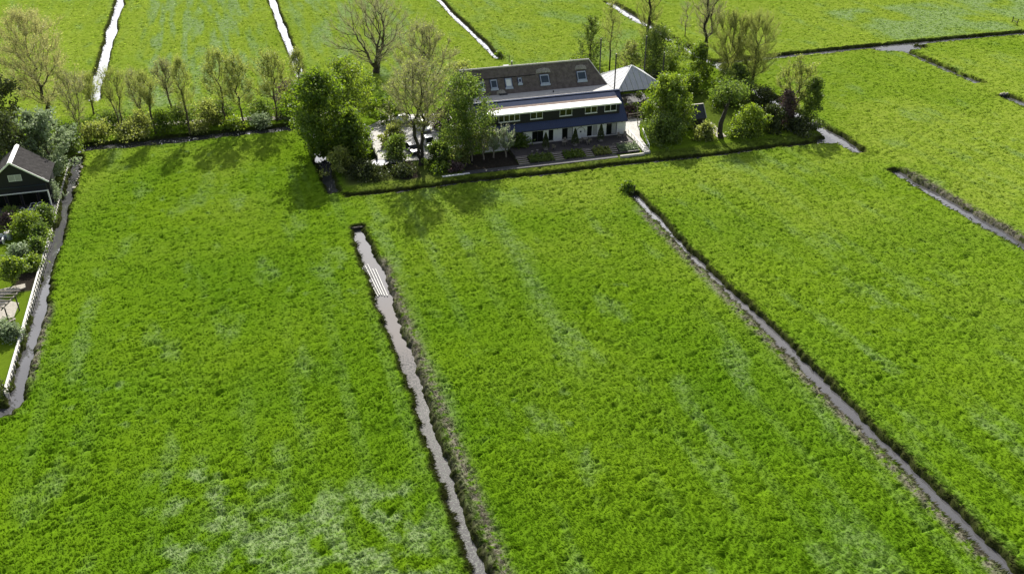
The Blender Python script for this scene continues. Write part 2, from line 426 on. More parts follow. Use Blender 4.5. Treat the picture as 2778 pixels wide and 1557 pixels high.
# ------------------------------------------------------------------ land: parcels cut by ditches
# ditches running away from the camera: centre x, half width, y from, y to
VD = [(-27.8, .46, 90.6, 164), (-28.0, .80, 194.5, 900), (13.75, .34, -400, 122.6), (11.9, .8, 136, 166),
      (12.8, .62, 198, 900), (56.6, .42, -400, 121.8), (57.0, .55, 199.5, 900), (101.9, .85, -400, 118.3),
      (101.3, 1.0, 126.5, 243), (148.3, .85, 153, 182.5), (147.3, .8, -400, 144.6)]
TROUGH = [(148.9, .25, 193.5, 209.5), (191, .3, 196, 400), (101.5, .3, 243, 500)]   # shallow, dry
def c1(x): return 134.35 - .018 * (x - 14) + .25 * np.sin(x * .23)                     # ditch in front of the farm
def ditch_d(x, y):
    """signed distance to the nearest water edge (negative = in the ditch), bank softness"""
    far = 1 - .6 * sst(180, 200, y); wob = .34 * vnoise(x * .28 + 3.3, y * .33, 5) + .36 * vnoise(x * .9, y * .9, 6) + .16 * vnoise(x * 2.3, y * 2.3, 7)
    d = np.full(x.shape, 99.0)
    for i, (cx, w, a, b) in enumerate(VD):
        c = cx + .35 * vnoise(y * .06, y * 0 + i * 7.1, 8)
        if i == 2: w = w + .42 * inbox(x, y, -50, 90, 100, 119, 2.5) - .05 - .14 * (1 - sst(75, 95, y))
        dx = np.abs(x - c) - w * (1 + .50 * vnoise(y * .11, y * 0 + i * 3.3, 18))
        dy = np.maximum(a - y, y - b)
        d = np.minimum(d, np.where(dy > 0, np.hypot(np.maximum(dx, 0), dy), dx))
    # across the view
    dx = np.maximum(13.5 - x, x - 101)
    dd = np.abs(y - c1(x)) - .38; d = np.minimum(d, np.where(dx > 0, np.hypot(np.maximum(dd, 0), dx), dd))
    dx = np.maximum(-28.4 - x, x - 12.5)
    dd = np.abs(y - 167.5) - 1.6; d = np.minimum(d, np.where(dx > 0, np.hypot(np.maximum(dd, 0), dx), dd))
    dx = np.maximum(101 - x, 0)
    dd = np.abs(y - 182.4 - .5 * np.sin(x * .05)) - 1.15; d = np.minimum(d, np.where(dx > 0, np.hypot(np.maximum(dd, 0), dx), dd))
    dx = np.maximum(x + 27.9, 0)
    dd = np.abs(y - 90.3 - .35 * (x + 28) * 0) - .75; d = np.minimum(d, np.where(dx > 0, np.hypot(np.maximum(dd, 0), dx), dd))
    d = np.minimum(d, np.hypot((x - 149.0) / 5.6, (y - 180.2) / 2.5) * 2.5 - 2.5)       # junction pool
    d = np.minimum(d, np.hypot((x - 99.6) / 2.0, (y - 133.3) / 1.5) * 1.5 - 1.5)
    return d + wob * .8 * far

def inbox(x, y, x0, x1, y0, y1, s=.4):
    return sst(x0 - s, x0 + s, x) * (1 - sst(x1 - s, x1 + s, x)) * sst(y0 - s, y0 + s, y) * (1 - sst(y1 - s, y1 + s, y))

def land(x, y):
    d = ditch_d(x, y)
    plot = inbox(x, y, 14, 100.2, 136.3, 173, .5)
    neigh = (x < -28.9) * sst(91, 92.5, y) * (1 - sst(168, 172, y))
    row = inbox(x, y, -28, 13, 168.5, 182, .8)
    calm = np.clip(plot + neigh + row * .3, 0, 1)
    # wind-laid tussocks
    lx, ly = math.sin(.6), math.cos(.6)
    sh = .55 * vnoise(x * .9, y * .9, 32) + .28 * vnoise(x * 1.9, y * 1.9, 33)
    wx = x + .6 * vnoise(x * .45, y * .45, 30) + sh * lx * .8; wy = y + .6 * vnoise(x * .45, y * .45, 31) + sh * ly * .8
    ca, sa = math.cos(.45), math.sin(.45)
    ax, ay = wx * ca + wy * sa, -wx * sa + wy * ca
    t = .075 * fbm(ax * .62, ay * 1.05, 40, 2) + .070 * (1 - 2 * np.abs(vnoise(ax * 1.15, ay * 1.9, 42))) + .05 * vnoise(ax * 2.3, ay * 3.2, 44)
    hole = sst(.36, .72, vnoise(wx * .95, wy * 1.25, 47)) * .34
    patch = .55 + .65 * sst(-.3, .5, fbm(x * .12, y * .12, 50, 2))
    z = (t * 1.25 - hole) * patch * (1 - .85 * calm) * 1.0
    z = z + .12 * vnoise(x * .07, y * .07, 55) * (1 - calm) + .10 * plot
    # long faint field crowns and wheel marks along the parcels
    ph = (x - 13.5) / 44.0
    z = z + .03 * np.sin(x * 2 * np.pi / 2.75) * sst(0, .5, vnoise(x * .09, y * .02, 58)) * (1 - calm)
    z = z - .16 * np.exp(-((x - 148.9) / .9) ** 2) * inbox(x, y, 140, 156, 193.5, 209.5, 1) * 3
    for cx, w, a, b in TROUGH[1:]: z = z - .4 * np.exp(-((x - cx) / 1.0) ** 2) * sst(a - 1, a + 1, y) * (1 - sst(b - 1, b + 1, y))
    # tracks across the fields at right and the kink by the corner
    for (px, py, qx, qy, s) in ((60, 129.5, 100, 128.6, .55), (100, 122, 150, 149, .6), (118, 121, 150, 146.5, .6), (15, 128.2, 57, 127.6, .5)):
        L2 = math.hypot(qx - px, qy - py); ux, uy = (qx - px) / L2, (qy - py) / L2
        a = (x - px) * ux + (y - py) * uy; b = (x - px) * -uy + (y - py) * ux + 1.2 * vnoise(a * .1, a * 0, 61)
        z = z - .10 * (np.exp(-((b - .8) / .28) ** 2) + np.exp(-((b + .8) / .28) ** 2)) * sst(0, 4, a) * (1 - sst(L2 - 4, L2, a))
    # banks
    soft = .55 + .45 * inbox(x, y, 9, 19, -400, 124, 1)
    carve = 1 - sst(-.25, soft, d)
    zb = -1.15
    lip = .10 * np.exp(-((d - .9) / .5) ** 2) * (1 - calm)
    z = (z + lip) * (1 - carve) + zb * carve
    # the sloping grass bank under the farm plot
    bank = sst(13.8, 15.5, x) * (1 - sst(98.5, 100.5, x)) * (y > c1(x)) * (1 - sst(136.4, 137.3, y))
    dyb = y - c1(x) - .35; slope = -.66 + .50 * sst(-.05, .55, dyb) + dyb * .17 + .07 * vnoise(x * 1.2, y * 1.2, 70)
    z = np.where(bank > 0, np.minimum(z, slope * bank + z * (1 - bank)), z)
    # terraces cut by the row of willows
    z = z + (.16 * np.sign(np.sin((y - 176) * 2.3)) * inbox(x, y, -25, -1, 176.5, 184, .6))
    return z, d, plot, neigh, row

def attrs(x, y, z, d, plot, neigh, row):
    open_ = (1 - plot) * (1 - neigh) * (1 - row)
    pale = sst(.18, .60, fbm(x * .21, y * .075, 80, 3)) * .42 + sst(.30, .62, fbm(x * .55, y * .40, 97, 2)) * sst(-.2, .5, fbm(x * .05, y * .03, 98, 2)) * .5  # painted sheen of flattened grass; field stripe and bands join below
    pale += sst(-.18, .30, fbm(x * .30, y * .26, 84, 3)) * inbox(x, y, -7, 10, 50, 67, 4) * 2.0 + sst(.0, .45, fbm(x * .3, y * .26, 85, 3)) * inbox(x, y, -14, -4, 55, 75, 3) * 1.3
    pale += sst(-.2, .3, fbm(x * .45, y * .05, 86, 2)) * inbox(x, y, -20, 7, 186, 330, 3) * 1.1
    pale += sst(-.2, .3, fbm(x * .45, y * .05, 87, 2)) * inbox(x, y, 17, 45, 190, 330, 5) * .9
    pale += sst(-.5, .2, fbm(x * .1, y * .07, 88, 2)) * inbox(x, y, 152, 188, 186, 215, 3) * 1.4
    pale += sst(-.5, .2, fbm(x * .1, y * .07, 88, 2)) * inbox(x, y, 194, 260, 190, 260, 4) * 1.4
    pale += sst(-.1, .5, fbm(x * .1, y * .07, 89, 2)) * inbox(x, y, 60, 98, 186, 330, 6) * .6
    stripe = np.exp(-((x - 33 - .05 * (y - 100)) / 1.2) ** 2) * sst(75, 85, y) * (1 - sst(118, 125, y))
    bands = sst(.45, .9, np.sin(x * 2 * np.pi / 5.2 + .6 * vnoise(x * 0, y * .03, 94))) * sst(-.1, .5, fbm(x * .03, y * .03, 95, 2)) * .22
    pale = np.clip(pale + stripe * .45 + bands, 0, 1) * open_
    r = np.hypot(x, y)
    yel = .15 + .55 * sst(-.3, .6, fbm(x * .05, y * .04, 90, 2)) + .60 * inbox(x, y, -60, 400, 183, 900, 6) + .35 * inbox(x, y, 15, 300, 120, 140, 5) \
        + .30 * inbox(x, y, 103, 400, 100, 185, 4) + .22 * inbox(x, y, 58, 101, 50, 125, 6)
    yel = np.clip(yel * sst(60, 165, y + .45 * x) + .12, 0, 1) * (1 - neigh)
    yel = yel * (1 - .6 * pale)
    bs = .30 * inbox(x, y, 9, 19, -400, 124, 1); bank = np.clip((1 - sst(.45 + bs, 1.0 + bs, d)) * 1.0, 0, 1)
    lower = sst(13.8, 15.5, x) * (1 - sst(99, 101, x)) * (y > c1(x) + .4) * (1 - sst(136.4, 137.4, y))  # tree shade on the farm bank, put into its colour
    bank = np.maximum(bank, lower * .5); face_shade = (y > c1(x) - .2) * (1 - sst(.7, 1.1, y - c1(x))) * sst(13, 14.5, x) * (1 - sst(99, 101, x)); bank = np.maximum(bank, face_shade)  # shadowed bank face painted dark along the water
    mud = np.zeros(x.shape)
    for cx, a, b, w in ((15.5, 40, 112, .75), (55.2, 40, 116, .65), (103.6, 60, 117.5, .95), (-26.4, 95, 112, .5)):
        mud = np.maximum(mud, np.exp(-((x - cx) / w) ** 2) * sst(a - 3, a + 3, y) * (1 - sst(b - 2, b + 2, y)))
    lawn = np.clip(neigh + plot * sst(64, 67, x) * .7, 0, 1)
    soil = inbox(x, y, 33.8, 43.2, 137.0, 144.6, .2) + inbox(x, y, 14, 26, 137.5, 147, 1.0) * .75 + inbox(x, y, -31.6, -28.9, 116.4, 121.8, .3) \
        + inbox(x, y, -60, -29, 138, 168, 1) * .6 + inbox(x, y, 23, 34.5, 136.8, 145, .8) * .6 \
        + inbox(x, y, 14, 21, 145, 172, 1.5) * .7 + inbox(x, y, 80, 100, 139, 165, 2) * .4
    return dict(pale=pale, yellow=yel, bank=bank, mud=mud * open_, lawn=lawn, soil=np.clip(soil, 0, 1))

def steps(segs):
    out = [segs[0][0]]
    for a, b, s0, s1 in segs:
        p = a
        while p < b - 1e-6:
            t = (p - a) / (b - a); p = min(b, p + s0 + (s1 - s0) * t); out.append(p)
    return np.array(out)
def set_attrs(me, A):
    for k, v in A.items():
        at = me.attributes.new(k, 'FLOAT', 'POINT'); at.data.foreach_set('value', np.asarray(v, np.float32))

xs = np.concatenate([-steps([(62, 130, .9, 8), (130, 2500, 8, 500)])[::-1], steps([(-62, -34, .9, .5), (-34, 70, .26, .26), (70, 112, .36, .5), (112, 225, .6, .95)])[1:],
                     steps([(225, 2500, 1.5, 500)])[1:]])
ys = np.concatenate([steps([(-600, 30, 60, 2)]), steps([(30, 42, 1, .4), (42, 95, .20, .26), (95, 150, .26, .31), (150, 190, .34, .5), (190, 300, .6, 1.0), (300, 3000, 2, 500)])[1:]])
gx, gy = np.meshgrid(xs, ys)
X, Y = gx.ravel(), gy.ravel()
Z, Dd, PL, NE, RW = land(X, Y)
nx, ny = len(xs), len(ys)
ii = (np.arange(ny - 1)[:, None] * nx + np.arange(nx - 1)[None, :]).ravel()
faces = np.stack([ii, ii + 1, ii + nx + 1, ii + nx], 1)
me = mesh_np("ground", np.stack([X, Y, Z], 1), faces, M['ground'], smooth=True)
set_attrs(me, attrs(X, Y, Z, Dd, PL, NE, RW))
g = link("ground", me); g['kind'] = 'structure'
print("ground quads", len(faces))

w = MB(); w.add([(-2500, -600, -.5), (2500, -600, -.5), (2500, 3000, -.5), (-2500, 3000, -.5)], [(0, 1, 2, 3)])
o = w.build("water", M['water']); o['kind'] = 'structure'

# grass blades, denser where they show larger
def make_grass(n):
    r = np.exp(RNG.uniform(math.log(46), math.log(300), n)); az = YAW + RNG.uniform(-math.radians(41), math.radians(41), n)
    x, y = r * np.sin(az), r * np.cos(az)
    z, d, pl, ne, rw = land(x, y)
    keep = (d > .30) & (RNG.random(n) < (1 - ne)) & (pl < .5) | ((pl > .5) & (d > .3) & (RNG.random(n) < .5) & (x > 66)) | ((d > .3) & (y > c1(x)) & (y < 137) & (x > 14) & (x < 100))
    keep &= (RNG.random(len(x)) < .12 + .88 * sst(-.20, -.04, z)) | (d < 2)
    x, y, z, d, pl, ne, rw, r = [q[keep] for q in (x, y, z, d, pl, ne, rw, r)]
    k = len(x)
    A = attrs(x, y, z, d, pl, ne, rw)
    ang = 1.7 * fbm(x * .5, y * .5, 101, 2) - .55 + RNG.normal(0, .38, k)
    edge = np.exp(-((d - .6) / .5) ** 2)
    Ln = (.20 + .17 * RNG.random(k)) * (1 + .55 * edge) * (.8 + r / 330) * (1 - .5 * (pl > .5))
    Ln *= .75 + .5 * sst(-.3, .4, fbm(x * .8, y * .8, 103, 2))
    wd = (.032 + .00050 * r) * RNG.uniform(.8, 1.5, k)
    up = RNG.uniform(.05, .42, k)
    dx, dy = np.cos(ang), np.sin(ang)
    fa = ang + 1.57 + RNG.normal(0, .4, k); bx, by = np.cos(fa) * wd, np.sin(fa) * wd
    v = np.empty((k, 3, 3), np.float32)
    v[:, 0] = np.stack([x - bx, y - by, z - .03], 1); v[:, 1] = np.stack([x + bx, y + by, z - .03], 1)
    v[:, 2] = np.stack([x + dx * Ln * (1 - up * .5), y + dy * Ln * (1 - up * .5), z + Ln * up], 1)
    f = np.arange(k * 3).reshape(-1, 3)
    me = mesh_np("pasture_grass", v.reshape(-1, 3), f, M['blade'])
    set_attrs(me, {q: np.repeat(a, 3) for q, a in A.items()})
    o = link("pasture_grass", me); o['kind'] = 'stuff'
    tag(o, "wind-blown green meadow grass covering the fields between the ditches", "grass")
    print("blades", k)
make_grass(820000)

# ------------------------------------------------------------------ foliage and trees
def leaves_np(c, size, flat=0.0, elong=1.5):
    n = len(c)
    u = RNG.normal(size=(n, 3)); u[:, 2] *= (1 - flat); u /= np.linalg.norm(u, axis=1)[:, None]
    t = RNG.normal(size=(n, 3)); v = np.cross(u, t); v /= np.linalg.norm(v, axis=1)[:, None]
    s = size * RNG.uniform(.6, 1.35, n)[:, None]
    a = u * s * .5 * elong; b = v * s * .5
    V = np.stack([c - a, c + b * .9, c + a, c - b * .9], 1).reshape(-1, 3)
    return V, np.arange(n * 4).reshape(-1, 4)
def sticks_np(p0, p1, w):
    n = len(p0); d = p1 - p0; t = RNG.normal(size=(n, 3)); s = np.cross(d, t); s /= np.linalg.norm(s, axis=1)[:, None] + 1e-9
    s *= (np.asarray(w)[:, None] if np.ndim(w) else w) * .5
    V = np.stack([p0 - s, p0 + s, p1 + s * .4, p1 - s * .4], 1).reshape(-1, 3)
    return V, np.arange(n * 4).reshape(-1, 4)
def tubes_np(p0, p1, r0, r1, k=4):
    n = len(p0); d = p1 - p0; d /= np.linalg.norm(d, axis=1)[:, None] + 1e-9
    up = np.where(np.abs(d[:, 2:3]) < .9, np.array([[0, 0, 1.]]), np.array([[0, 1., 0]]))
    x = np.cross(d, up); x /= np.linalg.norm(x, axis=1)[:, None]; y = np.cross(x, d)
    rings = []
    for p, r in ((p0, r0), (p1, r1)):
        for j in range(k):
            a = 2 * math.pi * j / k
            rings.append(p + (x * math.cos(a) + y * math.sin(a)) * r[:, None])
    V = np.stack(rings, 1).reshape(-1, 3)
    base = np.arange(n)[:, None] * 2 * k
    F = np.stack([np.stack([base[:, 0] + j, base[:, 0] + (j + 1) % k, base[:, 0] + k + (j + 1) % k, base[:, 0] + k + j], 1) for j in range(k)], 1).reshape(-1, 4)
    return V, F
def join_np(parts):
    V, F, b = [], [], 0
    for v, f in parts: V.append(v); F.append(f + b); b += len(v)
    return np.concatenate(V), np.concatenate(F)

PROFILE = {
    'round': lambda t: np.sqrt(np.clip(1 - (2 * t - 1) ** 2, 0.02, 1)),
    'vase': lambda t: np.clip(.25 + 1.15 * t, 0, 1) * np.sqrt(np.clip(1.02 - t ** 4, .02, 1)),
    'egg': lambda t: np.sqrt(np.clip(1 - (1.5 * t - .6) ** 2 / .95, .02, 1)),
    'cone': lambda t: np.clip(1.02 - t, .05, 1) ** .8,
    'column': lambda t: np.clip(.75 - .45 * t + .3 * np.sin(t * 3), .12, 1),
    'dome': lambda t: np.sqrt(np.clip(1.02 - t ** 2.2, .02, 1)),
}
def grow(h, base, wdt, prof, ntips, trunk_top, lean, droop, rs, fork=1, wob=.02):
    """skeleton: trunk nodes, then branch paths drawn to tips spread through the crown's envelope"""
    nodes, par = [], []
    nt = max(4, int(h * trunk_top / 1.0))
    for fk in range(fork):
        p = np.array([0, 0, 0.0]); da = rs.uniform(0, 6.28); pr = -1
        start = 0
        if fk > 0: pr = min(1, len(nodes) - 1)
        for i in range(nt + 1):
            t = i / nt
            if fk > 0 and i < 2: continue
            sp = (0 if fork == 1 else .16 * wdt * t)
            q = np.array([lean[0] * h * t + sp * math.cos(fk * 6.28 / fork + .6), lean[1] * h * t + sp * math.sin(fk * 6.28 / fork + .6), h * trunk_top * t])
            q[:2] += rs.normal(0, wob * h * t, 2) * (t > .2)
            nodes.append(q); par.append(pr); pr = len(nodes) - 1
    ntrunk = len(nodes)
    t = rs.random(ntips) ** .9
    R = wdt / 2 * PROFILE[prof](t); th = rs.uniform(0, 6.28, ntips); rr = np.sqrt(rs.uniform(.06, 1.0, ntips)) * R
    lump = 1 + .28 * np.sin(th * 2 + t * 6 + rs.uniform(0, 6)) + .20 * np.sin(th * 5 - t * 11 + rs.uniform(0, 6)) + rs.normal(0, .08, ntips)
    tips = np.stack([rr * lump * np.cos(th) + lean[0] * h * (.3 + .7 * t), rr * lump * np.sin(th) + lean[1] * h * (.3 + .7 * t), base + (h - base) * t], 1)
    order = np.argsort(rr + .15 * t * h)
    N = np.array(nodes + [[0, 0, 0]] * (ntips * 6)); n = ntrunk; P = list(par); z0 = base * .62
    PL_ = np.zeros(len(N))
    for i in range(1, n): PL_[i] = PL_[P[i]] + np.linalg.norm(N[i] - N[P[i]]) * .75 if P[i] >= 0 else 0
    for k in order:
        q = tips[k]; c = N[:n]
        dv = q - c; dist = np.linalg.norm(dv, axis=1); hd = np.hypot(dv[:, 0], dv[:, 1])
        cost = dist + .62 * PL_[:n] + 1.6 * np.maximum(0, c[:, 2] - (q[2] - (.45 - droop) * hd)) + 50 * (c[:, 2] < min(z0, h * trunk_top * .8))
        a = int(np.argmin(cost)); L_ = dist[a]; m = 1 if L_ < .8 else (2 if L_ < 2 else 3)
        pr = a; A = N[a].copy(); pl0 = PL_[a]
        for s in range(1, m + 1):
            u = s / m; pt = A + (q - A) * u
            pt[2] -= .13 * L_ * math.sin(math.pi * u) * (1 - droop * 2)
            if s < m: pt += rs.normal(0, .025 * L_, 3)
            N[n] = pt; PL_[n] = pl0 + L_ * u; P.append(pr); pr = n; n += 1
    N = N[:n]; P = np.array(P)
    cnt = np.ones(n); 
    for i in range(n - 1, 0, -1):
        if P[i] >= 0: cnt[P[i]] += cnt[i]
    leafn = np.ones(n, bool); leafn[P[P >= 0]] = False
    return N, P, cnt, leafn, ntrunk

def tree(name, label, cat, x, y, h, wdt, base, prof='round', leaf='leaf_mid', n=2500, size=.30, ntips=130, trunk=.22, twig=None, ntwig=0,
         twl=1.0, tww=.035, bark='bark', trunk_top=.7, lean=(0, 0), droop=0., spread=.55, fork=1, group=None, seed=None, z=0.0, wob=.02, part='crown', up=.5):
    seed = seed if seed is not None else int(abs(x * 131 + y * 17)) % 99991
    rs = np.random.default_rng(seed)
    root = thing(name, label, cat, (x, y, z), group)
    N, P, cnt, lf, nt = grow(h, base, wdt, prof, ntips, trunk_top, lean, droop, rs, fork, wob)
    rad = trunk * (cnt / cnt.max()) ** .58 + .006
    rad = np.maximum(rad, .011)
    if nt: rad[0] *= 1.25
    i = np.where(P >= 0)[0]
    big = rad[i] > .07
    parts = []
    for sel, k in ((i[big], 7), (i[~big], 3)):
        if len(sel): parts.append(tubes_np(N[P[sel]], N[sel], rad[P[sel]] if k == 7 else np.minimum(rad[P[sel]], .07), rad[sel], k))
    V, F = join_np(parts)
    me = mesh_np('trunk', V, F, M[bark], smooth=True)
    o = link('trunk', me, root, (x, y, z))
    src = np.where(cnt < cnt.max() * .06)[0] if n or ntwig else []
    src = src[N[src][:, 2] > base * .75]
    parts = []
    if ntwig:
        a = src[rs.integers(0, len(src), ntwig)]; p = N[P[a]] + (N[a] - N[P[a]]) * rs.uniform(.2, 1.0, (ntwig, 1))
        c = N[nt:].mean(0); out = p - c * np.array([1, 1, .6]); out /= np.linalg.norm(out, axis=1)[:, None] + 1e-6
        dr = out * .7 + rs.normal(0, .55, (ntwig, 3)); dr[:, 2] += up; dr /= np.linalg.norm(dr, axis=1)[:, None]
        q = p + dr * twl * rs.uniform(.4, 1.2, (ntwig, 1))
        me = mesh_np('twigs', *sticks_np(p, q, tww), M[twig or 'twig_olive']); o = link('twigs', me, root, (x, y, z)); o['kind'] = 'stuff'
        ends = q
    if n:
        if ntwig and n < ntwig * 3 and n:
            a = rs.integers(0, ntwig, n); c = p[a] + (q[a] - p[a]) * rs.uniform(.3, 1.1, (n, 1)) + rs.normal(0, .06, (n, 3))
        else:
            a = src[rs.integers(0, len(src), n)]; c = N[a] + rs.normal(0, spread, (n, 3)) * np.array([1, 1, .75])
        c = c[c[:, 2] > .12]
        me = mesh_np(part, *leaves_np(c, size), M[leaf]); link(part, me, root, (x, y, z))
    return root

def bush(label, x, y, h, wdt, leaf, n=1500, size=.26, cat='bush', name='bush', base=.15, prof='dome', seed=None, group=None, z=0.05, ntips=60, spread=.35, **k):
    return tree(name, label, cat, x, y, h, wdt, base, prof, leaf, n, size, ntips, trunk=.07, bark='bark_dark', trunk_top=.45, spread=spread, seed=seed, group=group,
                z=z, part='foliage', fork=3, **k)

# ------------------------------------------------------------------ farmhouse
FH = thing('farmhouse', "long farmhouse with thatched main roof, blue metal front roof and white front wall", 'farmhouse', (51.5, 148, 0))
def wall_open(x0, x1, z0, z1, y, th, ops):
    m = MB(); c = x0
    for a, b, lo, hi in sorted(ops):
        m.box(c, a, y, y + th, z0, z1)
        if lo > z0 + .01: m.box(a, b, y, y + th, z0, lo)
        if hi < z1: m.box(a, b, y, y + th, hi, z1)
        c = b
    m.box(c, x1, y, y + th, z0, z1)
    return m
YF = 144.8
doors = [(47.5, 49.55, .95, 2.95), (50.5, 51.4, .95, 2.95), (53.0, 55.0, .95, 2.95), (57.6, 59.7, .9, 2.95), (61.3, 63.3, .85, 2.95)]
wall_open(38.6, 65.0, 0.0, 3.15, YF, .3, doors).build('wall', M['white'], FH, label="white rendered front wall with glass doors")
MB().box(38.5, 65.06, YF - .035, YF + .02, .55, .78).build('plinth', M['concrete'], FH)
for di, (a, b, lo, hi) in enumerate(doors):
    m = MB(); t = .09; y0, y1 = YF + .06, YF + .16
    m.box(a, a + t, y0, y1, lo, hi).box(b - t, b, y0, y1, lo, hi).box(a + t, b - t, y0, y1, hi - t, hi).box(a + t, b - t, y0, y1, lo, lo + t)
    two = (b - a) > 1.2
    mid = (a + b) / 2
    if two: m.box(mid - .05, mid + .05, y0 + .004, y1 - .004, lo + t, hi - t)
    dr = m.build('door', M['steel'] if di != 3 else M['whitepaint'], FH)
    MB().box(a - .06, b + .06, YF - .12, YF + .03, lo - .09, lo - .004).build('sill', M['concrete'], dr)
    if two:
        MB().box(a + t, mid - .05, y0 + .03, y0 + .05, lo + t, hi - t).build('pane', M['glass'], dr)
        MB().box(mid + .05, b - t, y0 + .03, y0 + .05, lo + t, hi - t).build('pane', M['curtain'] if di in (2, 3, 4) else M['glass'], dr, label="pane with a pale curtain drawn" if di in (2, 3, 4) else None)
    else:
        MB().box(a + t, b - t, y0 + .03, y0 + .05, lo + t, hi - t).build('pane', M['glass'], dr)
MB().box(38.7, 64.9, YF + .9, YF + 1.0, .7, 3.1).build('room_partition', M['curtain'], FH)
# round ornament: arch moulding and dark hub
m = MB(); pts = [(56.45 + .78 * math.cos(a), YF - .03, 2.02 + .78 * math.sin(a)) for a in np.linspace(-.2, math.pi + .2, 18)]
m.tube(pts, .045, 6); m.build('arch_ornament', M['terracotta'], FH)
m = MB(); m.tube([(56.45, YF - .06, 2.02), (56.45, YF + .01, 2.02)], .16, 10); m.build('ornament_hub', M['steel'], FH)
# wall lamps
for xl in (52.1, 56.5, 60.6, 64.2):
    m = MB(); m.box(xl - .07, xl + .07, YF - .14, YF, 2.92, 3.08); m.build('wall_lamp', M['terracotta'], FH)
# blue lower roof (slope .9), interrupted by the dormer
S = .9; Y0, Z0 = 144.45, 3.30
def zr(y): return Z0 + S * (y - Y0)
YD, ZR = 145.62, 7.45; YR = Y0 + (ZR - Z0) / S
XL, XR, XD0, XD1 = 38.3, 65.15, 39.8, 63.95
def slab(x0, x1, ya, yb, th=.10):
    return [(x0, ya, zr(ya)), (x1, ya, zr(ya)), (x1, yb, zr(yb)), (x0, yb, zr(yb))], [(x0, ya, zr(ya) - th), (x1, ya, zr(ya) - th), (x1, yb, zr(yb) - th), (x0, yb, zr(yb) - th)]
m = MB(); m.hexa(*slab(XL, XR, Y0, YD)); m.build('roof', M['blue'], FH, label="blue standing-seam metal roof")
m = MB(); m.hexa(*slab(XD1 + .003, XR, YD + .001, YR)); m.build('roof', M['blue'], FH)
m = MB(); m.hexa(*slab(XL, XD0 - .003, YD + .001, YR)); m.build('roof', M['blue'], FH)
m = MB()
for i in range(66):
    xx = XL + .25 + i * .405; yb = YD if XD0 - .1 < xx < XD1 + .05 else YR
    m.hexa([(xx - .015, Y0 + .01, zr(Y0 + .01) + .035), (xx + .015, Y0 + .01, zr(Y0 + .01) + .035), (xx + .015, yb - .01, zr(yb - .01) + .035), (xx - .015, yb - .01, zr(yb - .01) + .035)],
           [(xx - .015, Y0 + .01, zr(Y0 + .01) - .02), (xx + .015, Y0 + .01, zr(Y0 + .01) - .02), (xx + .015, yb - .01, zr(yb - .01) - .02), (xx - .015, yb - .01, zr(yb - .01) - .02)])
o = m.build('roof_seams', M['blue'], FH); o['kind'] = 'stuff'
m = MB(); m.tube([(XL, Y0 - .08, Z0 - .06), (XR, Y0 - .08, Z0 - .06)], .075, 8); m.build('gutter', M['bluedark'], FH)
# east gable below the blue roof, verge boards
m = MB(); m.xprism([(YF, 3.12), (YR, ZR - .15), (149.4, ZR - .15), (149.4, 0), (YF + .3, 0), (YF + .3, 3.12)], 64.75, 65.0); m.build('gable_wall', M['white'], FH)
m = MB(); m.hexa([(XR, Y0 - .02, Z0 - .16), (XR + .06, Y0 - .02, Z0 - .16), (XR + .06, YR, ZR - .16), (XR, YR, ZR - .16)],
                 [(XR, Y0 - .02, Z0 + .05), (XR + .06, Y0 - .02, Z0 + .05), (XR + .06, YR, ZR + .05), (XR, YR, ZR + .05)]); m.build('verge_board', M['bluedark'], FH)
# dormer
ZD0, ZD1 = zr(YD), 6.38
wins = [(41.72, 45.5, 4.95, 6.2, 4), (47.4, 49.62, 4.95, 6.2, 2), (52.75, 55.02, 4.95, 6.2, 2), (57.45, 59.7, 4.95, 6.2, 2), (61.1, 63.35, 4.95, 6.2, 2)]
wall_open(XD0, XD1, ZD0 - .15, ZD1, YD, .2, [w_[:4] for w_ in wins]).build('dormer_wall', M['black'], FH, label="black boarded dormer front")
m = MB()
for zz in np.arange(ZD0 + .12, ZD1, .21):
    m.box(XD0, XD1, YD - .012, YD, zz, zz + .012)
m.build('board_joints', M['black'], FH)['kind'] = 'stuff'
MB().box(XD0, XD0 + .15, YD + .2, YR - .6, 5.0, 6.4).build('dormer_cheek', M['black'], FH)
MB().box(XD1 - .15, XD1, YD + .2, YR - .6, 5.0, 6.4).build('dormer_cheek', M['black'], FH)
MB().box(XD0 + .2, XD1 - .2, YD + .8, YD + .85, 4.6, 6.3).build('room_partition', M['curtain'], FH)
for a, b, lo, hi, k in wins:
    m = MB(); t = .065; y0, y1 = YD - .05, YD + .06
    m.box(a, a + t, y0, y1, lo, hi).box(b - t, b, y0, y1, lo, hi).box(a + t, b - t, y0, y1, hi - t, hi).box(a + t, b - t, y0, y1, lo, lo + t)
    stp = (b - a) / k
    for j in range(1, k): m.box(a + j * stp - .05, a + j * stp + .05, y0 + .004, y1 - .004, lo + t, hi - t)
    wf = m.build('window', M['rattan'], FH)
    MB().box(a - .05, b + .05, YD - .13, YD - .052, lo - .09, lo - .004).build('sill', M['whitepaint'], wf)
    for j in range(k):
        l = a + j * stp + (t if j == 0 else .05); r_ = a + (j + 1) * stp - (t if j == k - 1 else .05)
        MB().box(l, r_, YD - .005, YD + .012, lo + t, hi - t).build('pane', M['glass'], wf)
